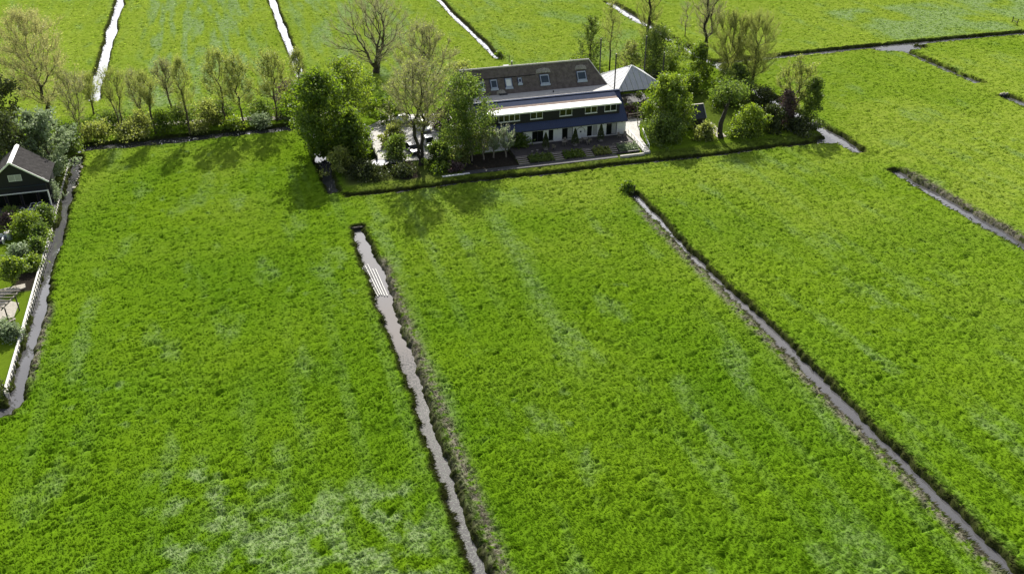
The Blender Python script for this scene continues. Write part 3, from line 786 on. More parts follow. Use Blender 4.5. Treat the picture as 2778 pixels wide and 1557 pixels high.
# dormer roof: white membrane, brown strip, dark strips, ridge
m = MB(); m.hexa([(XD0 - .15, 145.25, 6.42), (XD1 + .15, 145.25, 6.42), (XD1 + .02, 146.65, 6.82), (XD0 + .1, 146.65, 6.82)],
                 [(XD0 - .15, 145.25, 6.24), (XD1 + .15, 145.25, 6.24), (XD1 + .02, 146.65, 6.66), (XD0 + .1, 146.65, 6.66)]); m.build('dormer_roof', M['membrane'], FH, label="bright white dormer roof edge")
m = MB(); m.box(XD0 - .17, XD1 + .17, 145.19, 145.246, 6.20, 6.46); m.build('fascia', M['whitepaint'], FH)
m = MB(); m.hexa([(XD0 + .1, 146.652, 6.83), (XD1, 146.652, 6.83), (XD1, 147.35, 6.98), (XD0 + .1, 147.35, 6.98)],
                 [(XD0 + .1, 146.652, 6.6), (XD1, 146.652, 6.6), (XD1, 147.35, 6.6), (XD0 + .1, 147.35, 6.6)]); m.build('roof_felt_strip', M['brownfelt'], FH)
m = MB(); m.hexa([(XD0 - .2, 147.352, 6.99), (XD1 + .1, 147.352, 6.99), (XD1 + .1, 148.62, 7.34), (XD0 - .2, 148.62, 7.34)],
                 [(XD0 - .2, 147.352, 6.8), (XD1 + .1, 147.352, 6.8), (XD1 + .1, 148.62, 6.95), (XD0 - .2, 148.62, 6.95)]); m.build('roof_strip', M['bluematt'], FH)
m = MB(); m.box(XD0 - .2, XD1 + .1, 148.623, 148.80, 7.0, 7.22); m.build('box_gutter', M['black'], FH)
m = MB(); m.box(XL, XR + .02, 148.803, 149.35, 7.1, 7.50); m.build('ridge_cap', M['bluematt'], FH)
MB().box(38.6, 64.3, 149.353, 152.6, 6.6, 7.46).build('flat_roof', M['flat'], FH, label="pale flat roof strip between the two roofs")
m = MB(); m.tube([(53.4, 151.0, 7.4), (53.4, 151.0, 7.8)], .12, 8); m.build('vent_pipe', M['steel'], FH)
m = MB(); m.tube([(66.2, 145.0, 3.2), (66.2, 145.0, 3.25)], .01, 6)
# main barn body and thatch
MB().box(38.4, 64.2, 152.3, 161.8, 0, 6.6).build('wall', M['white'], FH)
ZE, YE, SR = 7.30, 152.35, .85
YM, ZM = 155.3, 11.5
xr0, xr1 = 37.5, 61.5; xe0, xe1 = 36.4, 64.35
def strip_grid(c00, c10, c11, c01, nu, nv, amp, seed):
    """a slightly lumpy thatch plane from four corners"""
    vs, fs = [], []
    for j in range(nv + 1):
        for i in range(nu + 1):
            u, v = i / nu, j / nv
            p = (Vector(c00) * (1 - u) + Vector(c10) * u) * (1 - v) + (Vector(c01) * (1 - u) + Vector(c11) * u) * v
            e = 0 if (i in (0, nu) or j == nv) else 1
            dz = amp * float(vnoise(np.array([u * nu * .45]), np.array([v * nv * .45]), seed)[0]) * e
            vs.append((p.x, p.y, p.z + dz))
    for j in range(nv):
        for i in range(nu):
            a = j * (nu + 1) + i; fs.append((a, a + 1, a + nu + 2, a + nu + 1))
    return vs, fs
m = MB()
m.add(*strip_grid((xe0, YE, ZE), (xe1, YE, ZE), (xr1, YM, ZM), (xr0, YM, ZM), 60, 14, .12, 3))
yb_, zb_ = 165.5, 3.9
m.add(*strip_grid((xr0, YM, ZM), (xr1, YM, ZM), (xe1, yb_, zb_), (xe0, yb_, zb_), 60, 14, .1, 4))
m.add([(xe1, YE, ZE), (xr1, YM, ZM), (xe1, yb_, zb_)], [(0, 2, 1)]); m.add([(xe0, YE, ZE), (xr0, YM, ZM), (xe0, yb_, zb_)], [(0, 1, 2)])
m.add([(xe0, YE, ZE), (xe1, YE, ZE), (xe1, YE + .25, ZE - .28), (xe0, YE + .25, ZE - .28)], [(0, 3, 2, 1)])
m.add([(xe0, YE + .25, ZE - .28), (xe1, YE + .25, ZE - .28), (xe1, yb_, zb_ - .3), (xe0, yb_, zb_ - .3)], [(0, 3, 2, 1)])
roof = m.build('roof', M['thatch'], FH, label="weathered brown thatched roof with mossy patches", smooth=False)
m = MB(); m.tube([(xr0 - .1, YM, ZM + .02), (xr1 + .1, YM, ZM + .02)], .16, 8); m.build('ridge', M['concrete'], roof)
m = MB(); m.tube([(xr1 + .06, YM, ZM), (xe1 + .03, YE, ZE)], .09, 6); m.build('verge', M['concrete'], roof)
def zt(y): return ZE + (y - YE) * (ZM - ZE) / (YM - YE)
sk = [(40.2, 41.3, 153.1, 153.85), (42.6, 43.75, 153.1, 154.0), (45.3, 46.45, 153.1, 154.0), (47.7, 48.3, 153.4, 153.95), (51.8, 53.4, 153.1, 154.05), (58.8, 60.45, 153.1, 154.05)]
for i, (a, b, y0, y1) in enumerate(sk):
    def q(x, y, dz): return (x, y - dz * .5, zt(y) + dz * .75)
    m = MB(); t = .11
    for (xa, xb, ya, yb) in ((a, a + t, y0, y1), (b - t, b, y0, y1), (a + t, b - t, y0, y0 + t), (a + t, b - t, y1 - t, y1)):
        m.hexa([q(xa, ya, .22), q(xb, ya, .22), q(xb, yb, .22), q(xa, yb, .22)], [q(xa, ya, -.1), q(xb, ya, -.1), q(xb, yb, -.1), q(xa, yb, -.1)])
    f = m.build('skylight', M['alu'], roof)
    m = MB(); m.hexa([q(a + t, y0 + t, .16), q(b - t, y0 + t, .16), q(b - t, y1 - t, .16), q(a + t, y1 - t, .16)],
                     [q(a + t, y0 + t, .10), q(b - t, y0 + t, .10), q(b - t, y1 - t, .10), q(a + t, y1 - t, .10)])
    # third level is the limit: panes and flashings hang under the roof
    m.build('skylight_pane', M['glasspale'] if i == 2 else M['glassblue'], roof, label="white skylight pane" if i == 2 else None)
    m = MB(); m.hexa([q(a - .15, y0 - .17, .10), q(b + .15, y0 - .17, .10), q(b + .12, y0 - .01, .20), q(a - .12, y0 - .01, .20)],
                     [q(a - .15, y0 - .17, -.06), q(b + .15, y0 - .17, -.06), q(b + .12, y0 - .01, -.06), q(a - .12, y0 - .01, -.06)])
    m.build('skylight_flashing', M['alu'], roof)
    m = MB(); m.hexa([q(a - .12, y0 - .0, .08), q(a - .003, y0 - .0, .08), q(a - .003, y1 + .1, .08), q(a - .12, y1 + .1, .08)], [q(a - .12, y0, -.06), q(a - .003, y0, -.06), q(a - .003, y1 + .1, -.06), q(a - .12, y1 + .1, -.06)])
    m.build('skylight_kerb', M['blue'], roof)
    m = MB(); m.hexa([q(b + .003, y0 - .0, .08), q(b + .12, y0 - .0, .08), q(b + .12, y1 + .1, .08), q(b + .003, y1 + .1, .08)], [q(b + .003, y0, -.06), q(b + .12, y0, -.06), q(b + .12, y1 + .1, -.06), q(b + .003, y1 + .1, -.06)])
    m.build('skylight_kerb', M['blue'], roof)
def hood(x, y, wx, wy, hz, material, label=None):
    vs, fs = [], []
    nu, nv = 12, 8
    for j in range(nv + 1):
        for i in range(nu + 1):
            u, v = i / nu * 2 - 1, j / nv * 2 - 1
            k = max(0, 1 - u * u) * (1 - (v * .5 + .5) ** 2 * 1.0)
            yy = y + v * wy * (.6 + .4 * (1 - u * u))
            zz = zt(yy) + hz * k - .03 + .04 * math.sin(i * 2.3 + j * 1.7)
            vs.append((x + u * wx, yy - .3 * hz * k, zz))
    for j in range(nv):
        for i in range(nu):
            a = j * (nu + 1) + i; fs.append((a, a + 1, a + nu + 2, a + nu + 1))
    MB().add(vs, fs).build('thatch_hood', material, roof, label=label)
hood(52.6, 154.5, 1.45, .36, .38, M['thatch_moss'])
hood(59.7, 154.5, 1.2, .32, .30, M['thatch_moss'])
hood(44.3, 152.5, .9, .5, .5, M['thatch_moss'], "pale rounded thatch cap over the small hatch")
m = MB(); m.box(43.75, 45.25, 152.02, 152.14, 7.2, 7.75).box(43.75, 43.87, 152.15, 152.4, 7.0, 7.75).box(45.13, 45.25, 152.15, 152.4, 7.0, 7.75); m.build('hatch_frame', M['steel'], FH)
m = MB(); m.box(39.2, 51.0, 154.14, 154.20, zt(154.2) - .10, zt(154.2) + .06); m.build('thatch_step', M['thatch_dark'], roof)
m = MB(); m.tube([(47.4, 156.6, 9.2), (47.4, 156.6, 12.0)], .13, 8); m.build('chimney_pipe', M['steel'], FH)
m = MB(); m.xprism([(156.2, 10.6), (157.4, 11.2), (158.8, 8.4), (156.2, 8.4)], 46.0, 47.0); m.build('rear_dormer', M['membrane'], FH)

# ------------------------------------------------------------------ hay barn with hipped metal roof on poles
HB = thing('hay_barn', "open hay barn with a pale hipped metal roof hung on tall dark poles", 'barn', (73.1, 161.9, 0))
c = [(68.1, 156.6), (78.1, 156.6), (78.1, 167.0), (68.1, 167.0)]; ap = (72.4, 161.0, 7.75); ap2 = (73.0, 161.0, 7.75); ze = 4.45
faces_ = [((c[0], c[1]), 'front'), ((c[1], c[2]), 'right'), ((c[2], c[3]), 'back'), ((c[3], c[0]), 'left')]
for (p, q), nm in faces_:
    a, b = Vector((*p, ze)), Vector((*q, ze))
    nrm = Vector((0, 0, .07))
    if nm == 'front': top = [Vector(ap2), Vector(ap)]
    elif nm == 'back': top = [Vector(ap), Vector(ap2)]
    else: top = [Vector(ap2)] if nm == 'right' else [Vector(ap)]
    npan = 9
    for i in range(npan):
        u0, u1 = i / npan, (i + 1) / npan
        def up(u):
            # point where a rib from the eave meets the hip or ridge
            base = a.lerp(b, u)
            if nm in ('front', 'back'):
                tA, tB = (ap, ap2) if nm == 'front' else (ap2, ap)
                if u < .43: return a.lerp(Vector(tA), u / .43), base
                if u > .49: return b.lerp(Vector(tB), (1 - u) / .51), base
                return Vector(tA).lerp(Vector(tB), (u - .43) / .06), base
            if u < .42: return a.lerp(top[0], u / .42), base
            return b.lerp(top[0], (1 - u) / .58), base
        t0, b0 = up(u0 + .004); t1, b1 = up(u1 - .004)
        m = MB(); m.hexa([b0, b1, t1, t0], [b0 - nrm, b1 - nrm, t1 - nrm, t0 - nrm]); m.build('roof_sheet', M['zinc'], HB)
m = MB()
for q in c: m.tube([(q[0], q[1], ze + .04), (ap[0] + .3, ap[1], ap[2] + .06)], .10, 6)
m.build('hip_ridge', M['membrane'], HB)
m = MB()
for i in range(4):
    a, b = c[i], c[(i + 1) % 4]; m.bar((a[0], a[1], ze - .14), (b[0], b[1], ze - .14), .10, .14)
m.build('eave_beam', M['bluedark'], HB)
for (px, py, ph) in ((67.45, 156.5, 11.7), (77.15, 156.5, 11.2), (68.7, 167.2, 11.6), (78.3, 167.2, 11.4)):
    m = MB(); m.tube([(px, py, 0), (px, py, ph)], .13, 8); m.build('pole', M['steel'], HB)
# contents: firewood and pallets under the roof
for i, (px, py, w_, d_, h_) in enumerate(((72.2, 158.6, 1.6, 1.0, .9), (74.6, 158.0, 1.4, 1.0, .6), (76.0, 160.0, 1.6, 1.4, 1.1), (71.0, 161.2, 2.0, 1.2, 1.3))):
    lab = ["timber stack under the hay barn nearest the house", "low timber stack at the front edge of the hay barn", "timber stack beside the right pole of the hay barn", "tall timber stack at the back of the hay barn"][i]
    st = thing('timber_stack', lab, 'timber stack', (px, py, .1), 'timber stacks under the hay barn')
    for j in range(int(h_ / .14)):
        for k in range(3):
            m = MB(); yy = py - d_ / 2 + (k + .5) * d_ / 3; off = random.uniform(-.15, .15)
            m.box(px - w_ / 2 + off, px + w_ / 2 + off, yy - .12, yy + .12, .1 + j * .14, .1 + j * .14 + .10); m.build('plank', M['wood'], st)

# ------------------------------------------------------------------ terrace, steps, beds, paths
def sheet(name, poly, z, material, th=.06, kind='structure'):
    m = MB(); m.prism(poly, z - th, z); o = m.build(name, material); o['kind'] = kind; return o
sheet('gravel_yard', [(20.6, 144.6), (25.2, 144.9), (34.0, 143.9), (37.6, 146.0), (37.6, 166), (27, 168), (20.9, 162.5)], .20, M['gravel'], .3)
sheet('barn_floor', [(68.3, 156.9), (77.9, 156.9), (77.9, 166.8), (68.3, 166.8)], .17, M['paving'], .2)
sheet('path', [(33.2, 136.55), (60.1, 136.1), (60.3, 137.5), (33.2, 137.8)], .16, M['paving'], .3)  # house shadow on this path is put into the dark paving colour
sheet('path', [(64.95, 136.3), (66.1, 136.3), (67.3, 143.6), (69.8, 149.5), (71.2, 151.8), (69.0, 154.0), (66.0, 154.6), (65.4, 150.0), (65.6, 143.0)], .45, M['gravel'], .5)
sheet('path', [(80.6, 139.6), (82.4, 139.6), (83.2, 147.0), (81.6, 147.0)], .18, M['path'], .2)
sheet('path', [(-23.9, 177.5), (-12, 174.6), (12.0, 171.0), (20, 171.8), (20, 173.6), (12.0, 173.4), (-12, 176.6), (-23.5, 180.2)], .14, M['path'], .2)
DK = thing('terrace', "raised dark timber terrace along the white wall", 'terrace', (54, 142, 0))
m = MB()
for i in range(24):
    y0 = 139.95 + i * .2; m.box(43.1, 64.9, y0, y0 + .185, .62, .70)
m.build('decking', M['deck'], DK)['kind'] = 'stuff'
MB().box(43.0, 65.0, 139.80, 139.945, .40, .74).build('edge_beam', M['step'], DK)
MB().box(43.1, 64.9, 140.2, 144.7, .0, .6).build('base', M['wooddark'], DK)
m = MB()
for xx in np.arange(60.6, 65.0, .85): m.bar((xx, 139.87, .74), (xx, 139.87, 1.15), .07)
m.bar((60.5, 139.87, 1.18), (65.0, 139.87, 1.18), .08, .05)
m.build('railing', M['wood'], DK)
ST = [(43.0, 44.8), (49.4, 51.0), (55.0, 56.4), (59.7, 61.0)]
lab = ["timber steps at the left end of the terrace by the small trees", "timber steps second from the left, below the third glass door's left side", "timber steps below the round wall ornament", "timber steps at the right, beside the flowering bed"]
for i, (a, b) in enumerate(ST):
    t = thing('steps', lab[i], 'steps', ((a + b) / 2, 138.7, 0), 'garden steps up to the terrace')
    for j in range(4):
        y0 = 137.75 + j * .52; z = .20 + j * .14
        MB().box(a, b, y0, y0 + .30, z, z + .07).build('tread', M['step'], t)
        MB().box(a + .02, b - .02, y0 + .32, y0 + .36, z - .1, z + .12).build('riser', M['wooddark'], t)
beds = [(44.9, 49.3, 'leaf_mid'), (51.1, 54.9, 'leaf_dark'), (56.5, 59.6, 'leaf_olive'), (61.1, 64.8, 'leaf_silver')]
blab = ["low green planting between the two left flights of steps", "dark low planting in the middle of the terrace slope", "brownish low planting left of the right-hand steps", "pale flowering planting at the right end of the terrace slope"]
for i, (a, b, lf) in enumerate(beds):
    bd = thing('planting_bed', blab[i], 'planting bed', ((a + b) / 2, 138.8, 0))
    MB().hexa([(a, 137.65, .12), (b, 137.65, .12), (b, 139.78, .55), (a, 139.78, .55)], [(a, 137.65, -.1), (b, 137.65, -.1), (b, 139.78, -.1), (a, 139.78, -.1)]).build('soil', M['wooddark'], bd)
    n = int((b - a) * 260); px = RNG.uniform(a + .1, b - .1, n); py = RNG.uniform(137.8, 139.7, n)
    pz = .18 + (py - 137.7) * .21 + RNG.random(n) ** 1.5 * (.45 + .25 * np.sin(px * 3) ** 2)
    V, F = leaves_np(np.stack([px, py, pz], 1), .2)
    o = link('foliage', mesh_np('foliage', V - np.array(ORG[bd.name]), F, M[lf]), bd, ORG[bd.name]); o['kind'] = 'stuff'
tag(MB().box(60.4, 64.9, 135.95, 136.2, -.15, .42).build('garden_wall', M['concrete'], org=(62.6, 136, 0)), "low pale retaining wall below the terrace's right end", 'wall')
o = MB().box(60.3, 64.6, 137.3, 137.45, .15, .5).build('garden_kerb', M['black'], org=(62.4, 137.4, 0)); tag(o, "dark edging board under the flowering bed", 'edging')
# ramp walls and handrails on the right
for (p, q, hh, lb) in (((65.0, 136.6, .45), (65.5, 144.5, .8), .75, "white handrail on the house side of the sloping path"), ((66.4, 137.6, .45), (68.2, 144.6, .8), .7, "white handrail on the garden side of the sloping path")):
    t = thing('handrail', lb, 'handrail', (p[0], p[1], .4), 'handrails along the sloping path')
    p, q = Vector(p), Vector(q)
    for k in range(6):
        a = p.lerp(q, k / 5); MB().bar(a, a + Vector((0, 0, hh)), .07).build('post', M['whitepaint'], t)
    MB().bar(p + Vector((0, 0, hh)), q + Vector((0, 0, hh)), .10, .10).build('rail', M['whitepaint'], t)
tag(MB().box(29.6, 34.2, 136.55, 136.95, .10, .2).build('plank', M['whitepaint'], org=(32, 136.8, 0)), "weathered white plank lying on the bank below the parked cars", 'plank')

# potted conifers
def conifer(x, y, lb, h=2.6, first=[None]):
    t = thing('potted_conifer', lb, 'potted conifer', (x, y, .7), 'dark conical conifers in pots on the terrace')
    MB().box(x - .32, x + .32, y - .32, y + .32, .70, 1.2).build('planter', M['terracotta'], t, bevel=.03)
    n = 1500; tt = RNG.random(n) ** .8; th = RNG.uniform(0, 6.28, n); rr = (.72 * (1 - tt) ** .8 + .04) * np.sqrt(RNG.uniform(.3, 1, n))
    V, F = leaves_np(np.stack([rr * np.cos(th), rr * np.sin(th), .5 + tt * h], 1), .14)
    link('foliage', mesh_np('foliage', V, F, M['leaf_black']), t, ORG[t.name])
    m = MB(); m.tube([(x, y, 1.1), (x, y, .7 + h * .9)], [.05, .015], 5); m.build('trunk', M['bark_dark'], t)
conifer(48.9, 141.6, "dark conical conifer in a square pot, left one on the terrace")
conifer(54.4, 142.0, "dark conical conifer in a square pot by the round wall ornament")
conifer(59.4, 142.6, "dark conical conifer between the two right-hand glass doors")

# garden tables and chairs
def table(x, y, lb, r=.5, z=.7, matn='rattan'):
    t = thing('garden_table', lb, 'table', (x, y, z), 'garden tables')
    m = MB(); m.tube([(x, y, z + .70), (x, y, z + .74)], r, 14); m.build('table_top', M[matn], t)
    for k in range(4):
        a = k * math.pi / 2 + .78; MB().bar((x + r * .7 * math.cos(a), y + r * .7 * math.sin(a), z), (x + r * .6 * math.cos(a), y + r * .6 * math.sin(a), z + .7), .05).build('leg', M[matn], t)
def chair(x, y, rz, lb, z=.7, matn='wood', cush=None, s=1.0):
    t = thing('garden_chair', lb, 'chair', (x, y, z), 'garden chairs')
    R_ = Matrix.Rotation(rz, 3, 'Z')
    def P(a, b, c_): v = R_ @ Vector((a * s, b * s, 0)); return (x + v.x, y + v.y, z + c_ * s)
    m = MB(); m.hexa([P(-.25, -.25, .46), P(.25, -.25, .46), P(.25, .25, .43), P(-.25, .25, .43)], [P(-.25, -.25, .40), P(.25, -.25, .40), P(.25, .25, .38), P(-.25, .25, .38)]); m.build('seat', M[cush or matn], t)
    m = MB(); m.hexa([P(-.25, .24, .45), P(.25, .24, .45), P(.24, .38, .95), P(-.24, .38, .95)], [P(-.25, .29, .45), P(.25, .29, .45), P(.24, .43, .95), P(-.24, .43, .95)]); m.build('backrest', M[matn], t)
    for a, b in ((-.22, -.22), (.22, -.22), (-.22, .22), (.22, .22)):
        MB().bar(P(a, b, 0), P(a, b, .4), .05).build('leg', M[matn], t)
    for a in (-.27, .27):
        MB().bar(P(a, -.2, .65), P(a, .3, .65), .06, .04).bar(P(a, -.2, .42), P(a, -.2, .65), .04).build('armrest', M[matn], t)
table(56.6, 142.9, "round table on the terrace in front of the wall ornament", matn='wood')
chair(55.7, 142.9, -1.5, "wooden chair left of the terrace table by the ornament")
chair(57.6, 142.9, 1.6, "wooden chair right of the terrace table by the ornament")
chair(56.8, 142.0, 3.3, "wooden chair on the ditch side of the terrace table by the ornament")
table(52.6, 142.6, "round table on the terrace by the third glass door", r=.42, matn='wood')
chair(53.3, 143.5, .3, "wooden chair beside the third glass door")
chair(63.2, 143.1, .4, "wooden chair at the right end of the terrace, nearer the door")
chair(64.3, 143.3, -.3, "wooden chair at the terrace's right corner")
chair(50.4, 141.5, 2.4, "wooden chair beside the left potted conifer")
for (px, py, lb) in ((46.3, 141.0, "small pot near the ivy"), (47.3, 141.3, "small pot left of the left conifer"), (58.1, 140.3, "small stone pot on the terrace edge left of the right-hand steps")):
    m = MB(); m.tube([(px, py, .7), (px, py, 1.0)], [.16, .22], 10)
    tag(m.build('plant_pot', M['terracotta'], org=(px, py, .7)), lb + ", grey and empty", 'plant pot')

# ------------------------------------------------------------------ cars in the yard
def car(x, y, rz, paint, lb, s=1.0, tall=0.0, group='cars parked on the gravel yard', z=.20):
    t = thing('parked_car', lb, 'car', (x, y, z), group)
    R_ = Matrix.Rotation(rz, 3, 'Z')
    def P(a, b, c_): v = R_ @ Vector((a, b, 0)); return Vector((x + v.x, y + v.y, z + c_))
    # side profile along b (front = -b)
    Lh = 2.1 * s; prof = [(-Lh, .35), (-Lh, .62), (-Lh + .15, .78), (-1.15, .95), (-.45, 1.42 + tall), (.9, 1.45 + tall), (1.75, 1.0 + tall * .8), (Lh, .95 + tall * .3), (Lh, .38), (1.0, .25), (-1.0, .25)]
    def loft(sect):  # sect: list of (halfwidth, inset) per profile point
        m = MB(); k = len(prof)
        vs = [P(-w_, b, c_) for (b, c_), w_ in zip(prof, sect)] + [P(w_, b, c_) for (b, c_), w_ in zip(prof, sect)]
        m.add(vs, [tuple(range(k)), tuple(range(k, 2 * k))[::-1]] + [(i, k + i, k + (i + 1) % k, (i + 1) % k) for i in range(k)]); return m
    loft([.78, .82, .84, .86, .66, .66, .82, .80, .80, .84, .84]).build('body', M[paint], t, bevel=.03)
    m = MB(); m.add([P(-.80, -1.06, .99), P(.80, -1.06, .99), P(.62, -.50, 1.385 + tall), P(-.62, -.50, 1.385 + tall)], [(0, 1, 2, 3)])
    for v in range(4): pass
    m2 = MB(); m2.hexa([P(-.78, -1.13, 1.0), P(.78, -1.13, 1.0), P(.61, -.52, 1.405 + tall), P(-.61, -.52, 1.405 + tall)], [P(-.78, -1.08, .95), P(.78, -1.08, .95), P(.61, -.48, 1.36 + tall), P(-.61, -.48, 1.36 + tall)])
    m2.build('windscreen', M['glass'], t)
    m2 = MB(); m2.hexa([P(-.62, 1.0, 1.425 + tall), P(.62, 1.0, 1.425 + tall), P(.76, 1.68, 1.07 + tall * .8), P(-.76, 1.68, 1.07 + tall * .8)], [P(-.62, .96, 1.38 + tall), P(.62, .96, 1.38 + tall), P(.76, 1.64, 1.02 + tall * .8), P(-.76, 1.64, 1.02 + tall * .8)])
    m2.build('rear_window', M['glass'], t)
    for sg in (-1, 1):
        m2 = MB(); m2.hexa([P(sg * .85, -.95, 1.0), P(sg * .85, 1.4, 1.02), P(sg * .695, .85, 1.38 + tall), P(sg * .695, -.42, 1.38 + tall)], [P(sg * .80, -.95, 1.0), P(sg * .80, 1.4, 1.02), P(sg * .66, .85, 1.38 + tall), P(sg * .66, -.42, 1.38 + tall)])
        m2.build('side_window', M['glass'], t)
        m2 = MB(); m2.hexa([P(sg * .50, -Lh - .02, .62), P(sg * .76, -Lh - .02, .62), P(sg * .76, -Lh - .02, .76), P(sg * .50, -Lh - .02, .76)], [P(sg * .50, -Lh + .1, .62), P(sg * .76, -Lh + .1, .62), P(sg * .76, -Lh + .1, .76), P(sg * .50, -Lh + .1, .76)])
        m2.build('headlight', M['lamp'], t)
        m2 = MB(); m2.bar(P(sg * .84, -.85, 1.02), P(sg * 1.0, -.85, 1.02), .12, .12); m2.build('wing_mirror', M[paint], t)
        for b in (-1.3, 1.3):
            m2 = MB(); m2.tube([P(sg * .66, b * s, .32), P(sg * .87, b * s, .32)], .32, 14); wl = m2.build('wheel', M['rubber'], t)
            m2 = MB(); m2.tube([P(sg * .872, b * s, .32), P(sg * .89, b * s, .32)], .19, 10); m2.build('rim', M['alu'], wl)
    m2 = MB(); m2.hexa([P(-.55, -Lh - .025, .40), P(.55, -Lh - .025, .40), P(.55, -Lh - .025, .54), P(-.55, -Lh - .025, .54)], [P(-.55, -Lh + .05, .40), P(.55, -Lh + .05, .40), P(.55, -Lh + .05, .54), P(-.55, -Lh + .05, .54)]); m2.build('grille', M['steel'], t)
    return t
car(27.2, 148.6, .10, 'carblue', "dark blue car parked nose to the ditch behind the big bare tree")
car(30.4, 150.6, .12, 'carsilver', "silver car parked beside the dark blue one", tall=.25)
car(31.0, 158.5, .35, 'carwhite', "white car with a high roof parked further back beside the tree trunk", tall=.35)
car(28.4, 163.2, 1.5, 'carwhite', "white car standing crosswise at the back of the yard", tall=.2)
# yard fence (dark boarding along the left) and trampoline
fn = thing('board_fence', "tall dark board fence on the left edge of the pale yard", 'fence', (20.6, 152, 0))
for i in range(36):
    yy = 144.8 + i * .47; MB().box(20.35, 20.42, yy, yy + .44, .05, 1.75 + .03 * math.sin(i * 2.1)).build('board', M['wooddark'], fn)
for i in range(8): MB().bar((20.5, 145 + i * 2.3, 0), (20.5, 145 + i * 2.3, 1.9), .1).build('post', M['wooddark'], fn)
tr = thing('trampoline', "round trampoline with a dark rim half hidden under the shrubs", 'trampoline', (20.6, 143.6, .1))
m = MB(); pts = [(20.6 + 1.45 * math.cos(a), 143.6 + 1.45 * math.sin(a), .95) for a in np.linspace(0, 2 * math.pi, 25)]
m.tube(pts, .09, 6, cap=False); m.build('frame', M['steel'], tr)
m = MB(); m.tube([(20.6, 143.6, .90), (20.6, 143.6, .93)], 1.36, 24); m.build('mat', M['netting'], tr)
for k in range(6):
    a = k * math.pi / 3; MB().bar((20.6 + 1.45 * math.cos(a), 143.6 + 1.45 * math.sin(a), .05), (20.6 + 1.45 * math.cos(a), 143.6 + 1.45 * math.sin(a), .92), .06).build('leg', M['steel'], tr)

# ------------------------------------------------------------------ garden shed on the right
SH = thing('garden_shed', "small garden shed with a dark slatted roof and pale edge boards", 'shed', (79, 146.5, 0))
sx0, sx1, sy0, sy1 = 77.2, 80.9, 145.0, 148.0; ey, ez, ry, rz_ = 144.75, 2.0, 146.5, 4.1
m = MB(); m.xprism([(sy0, .05), (sy0, 2.1), (ry, rz_ - .15), (sy1, 2.1), (sy1, .05)], sx0 + .1, sx1 - .1); m.build('wall', M['black'], SH)
rf = MB().hexa([(sx0, ey, ez), (sx1, ey, ez), (sx1, ry, rz_), (sx0, ry, rz_)], [(sx0, ey, ez - .06), (sx1, ey, ez - .06), (sx1, ry, rz_ - .06), (sx0, ry, rz_ - .06)])
rf.hexa([(sx0, ry + .01, rz_), (sx1, ry + .01, rz_), (sx1, 148.25, ez), (sx0, 148.25, ez)], [(sx0, ry + .01, rz_ - .06), (sx1, ry + .01, rz_ - .06), (sx1, 148.25, ez - .06), (sx0, 148.25, ez - .06)])
rf = rf.build('roof', M['bluedark'], SH)
for i in range(12):
    u0, u1 = i / 12, (i + .62) / 12
    ya, za = ey + (ry - ey) * u0, ez + (rz_ - ez) * u0; yb, zb = ey + (ry - ey) * u1, ez + (rz_ - ez) * u1
    MB().hexa([(sx0 + .15, ya, za + .09), (sx1 - .15, ya, za + .09), (sx1 - .15, yb, zb + .04), (sx0 + .15, yb, zb + .04)],
              [(sx0 + .15, ya, za + .003), (sx1 - .15, ya, za + .003), (sx1 - .15, yb, zb + .003), (sx0 + .15, yb, zb + .003)]).build('slat', M['tile_dark'], rf)
for xx in (sx0 + .02, sx1 - .02): MB().bar((xx, ey - .03, ez + .03), (xx, ry, rz_ + .05), .12, .16).build('verge_board', M['concrete'], rf)
MB().bar((sx0, ry, rz_ + .05), (sx1, ry, rz_ + .05), .2, .10).build('ridge', M['concrete'], rf)
# garden fence and gate pieces right of the house
gf = thing('garden_fence', "grey wooden garden fence between the hay barn and the leafy tree", 'fence', (72, 151.5, 0))
for i in range(5): MB().bar((68.8 + i * 1.9, 152.2 + i * .1, 0), (68.8 + i * 1.9, 152.2 + i * .1, 1.5), .12).build('post', M['wood'], gf)
for zz in (.5, .95, 1.42): MB().bar((68.8, 152.14, zz), (76.5, 152.54, zz), .05, .14).build('rail', M['wood'], gf)
ar = thing('rose_arch', "leaning grey timber trellis frame beside the sloping path", 'trellis', (69.3, 148.6, 0))
for dx in (0, 1.1): MB().bar((69.0 + dx, 148.3, .2), (69.0 + dx * .5 - .1, 149.0, 4.4), .12).build('post', M['wood'], ar)
for k in range(5): MB().bar((68.95, 148.35 + k * .12, .9 + k * .75), (70.05 - k * .12, 148.4 + k * .12, .9 + k * .75), .06).build('rung', M['wood'], ar)
hd = bush("clipped dark green hedge between the house corner and the hay barn", 71.5, 155.0, 1.5, 5.5, 'leaf_dark', n=2600, cat='hedge', name='hedge', prof='dome')
bush("brown-tinged hedge under the edge of the hay barn roof", 69.9, 154.6, 1.7, 3.4, 'leaf_purple', n=1500, cat='hedge', name='hedge')

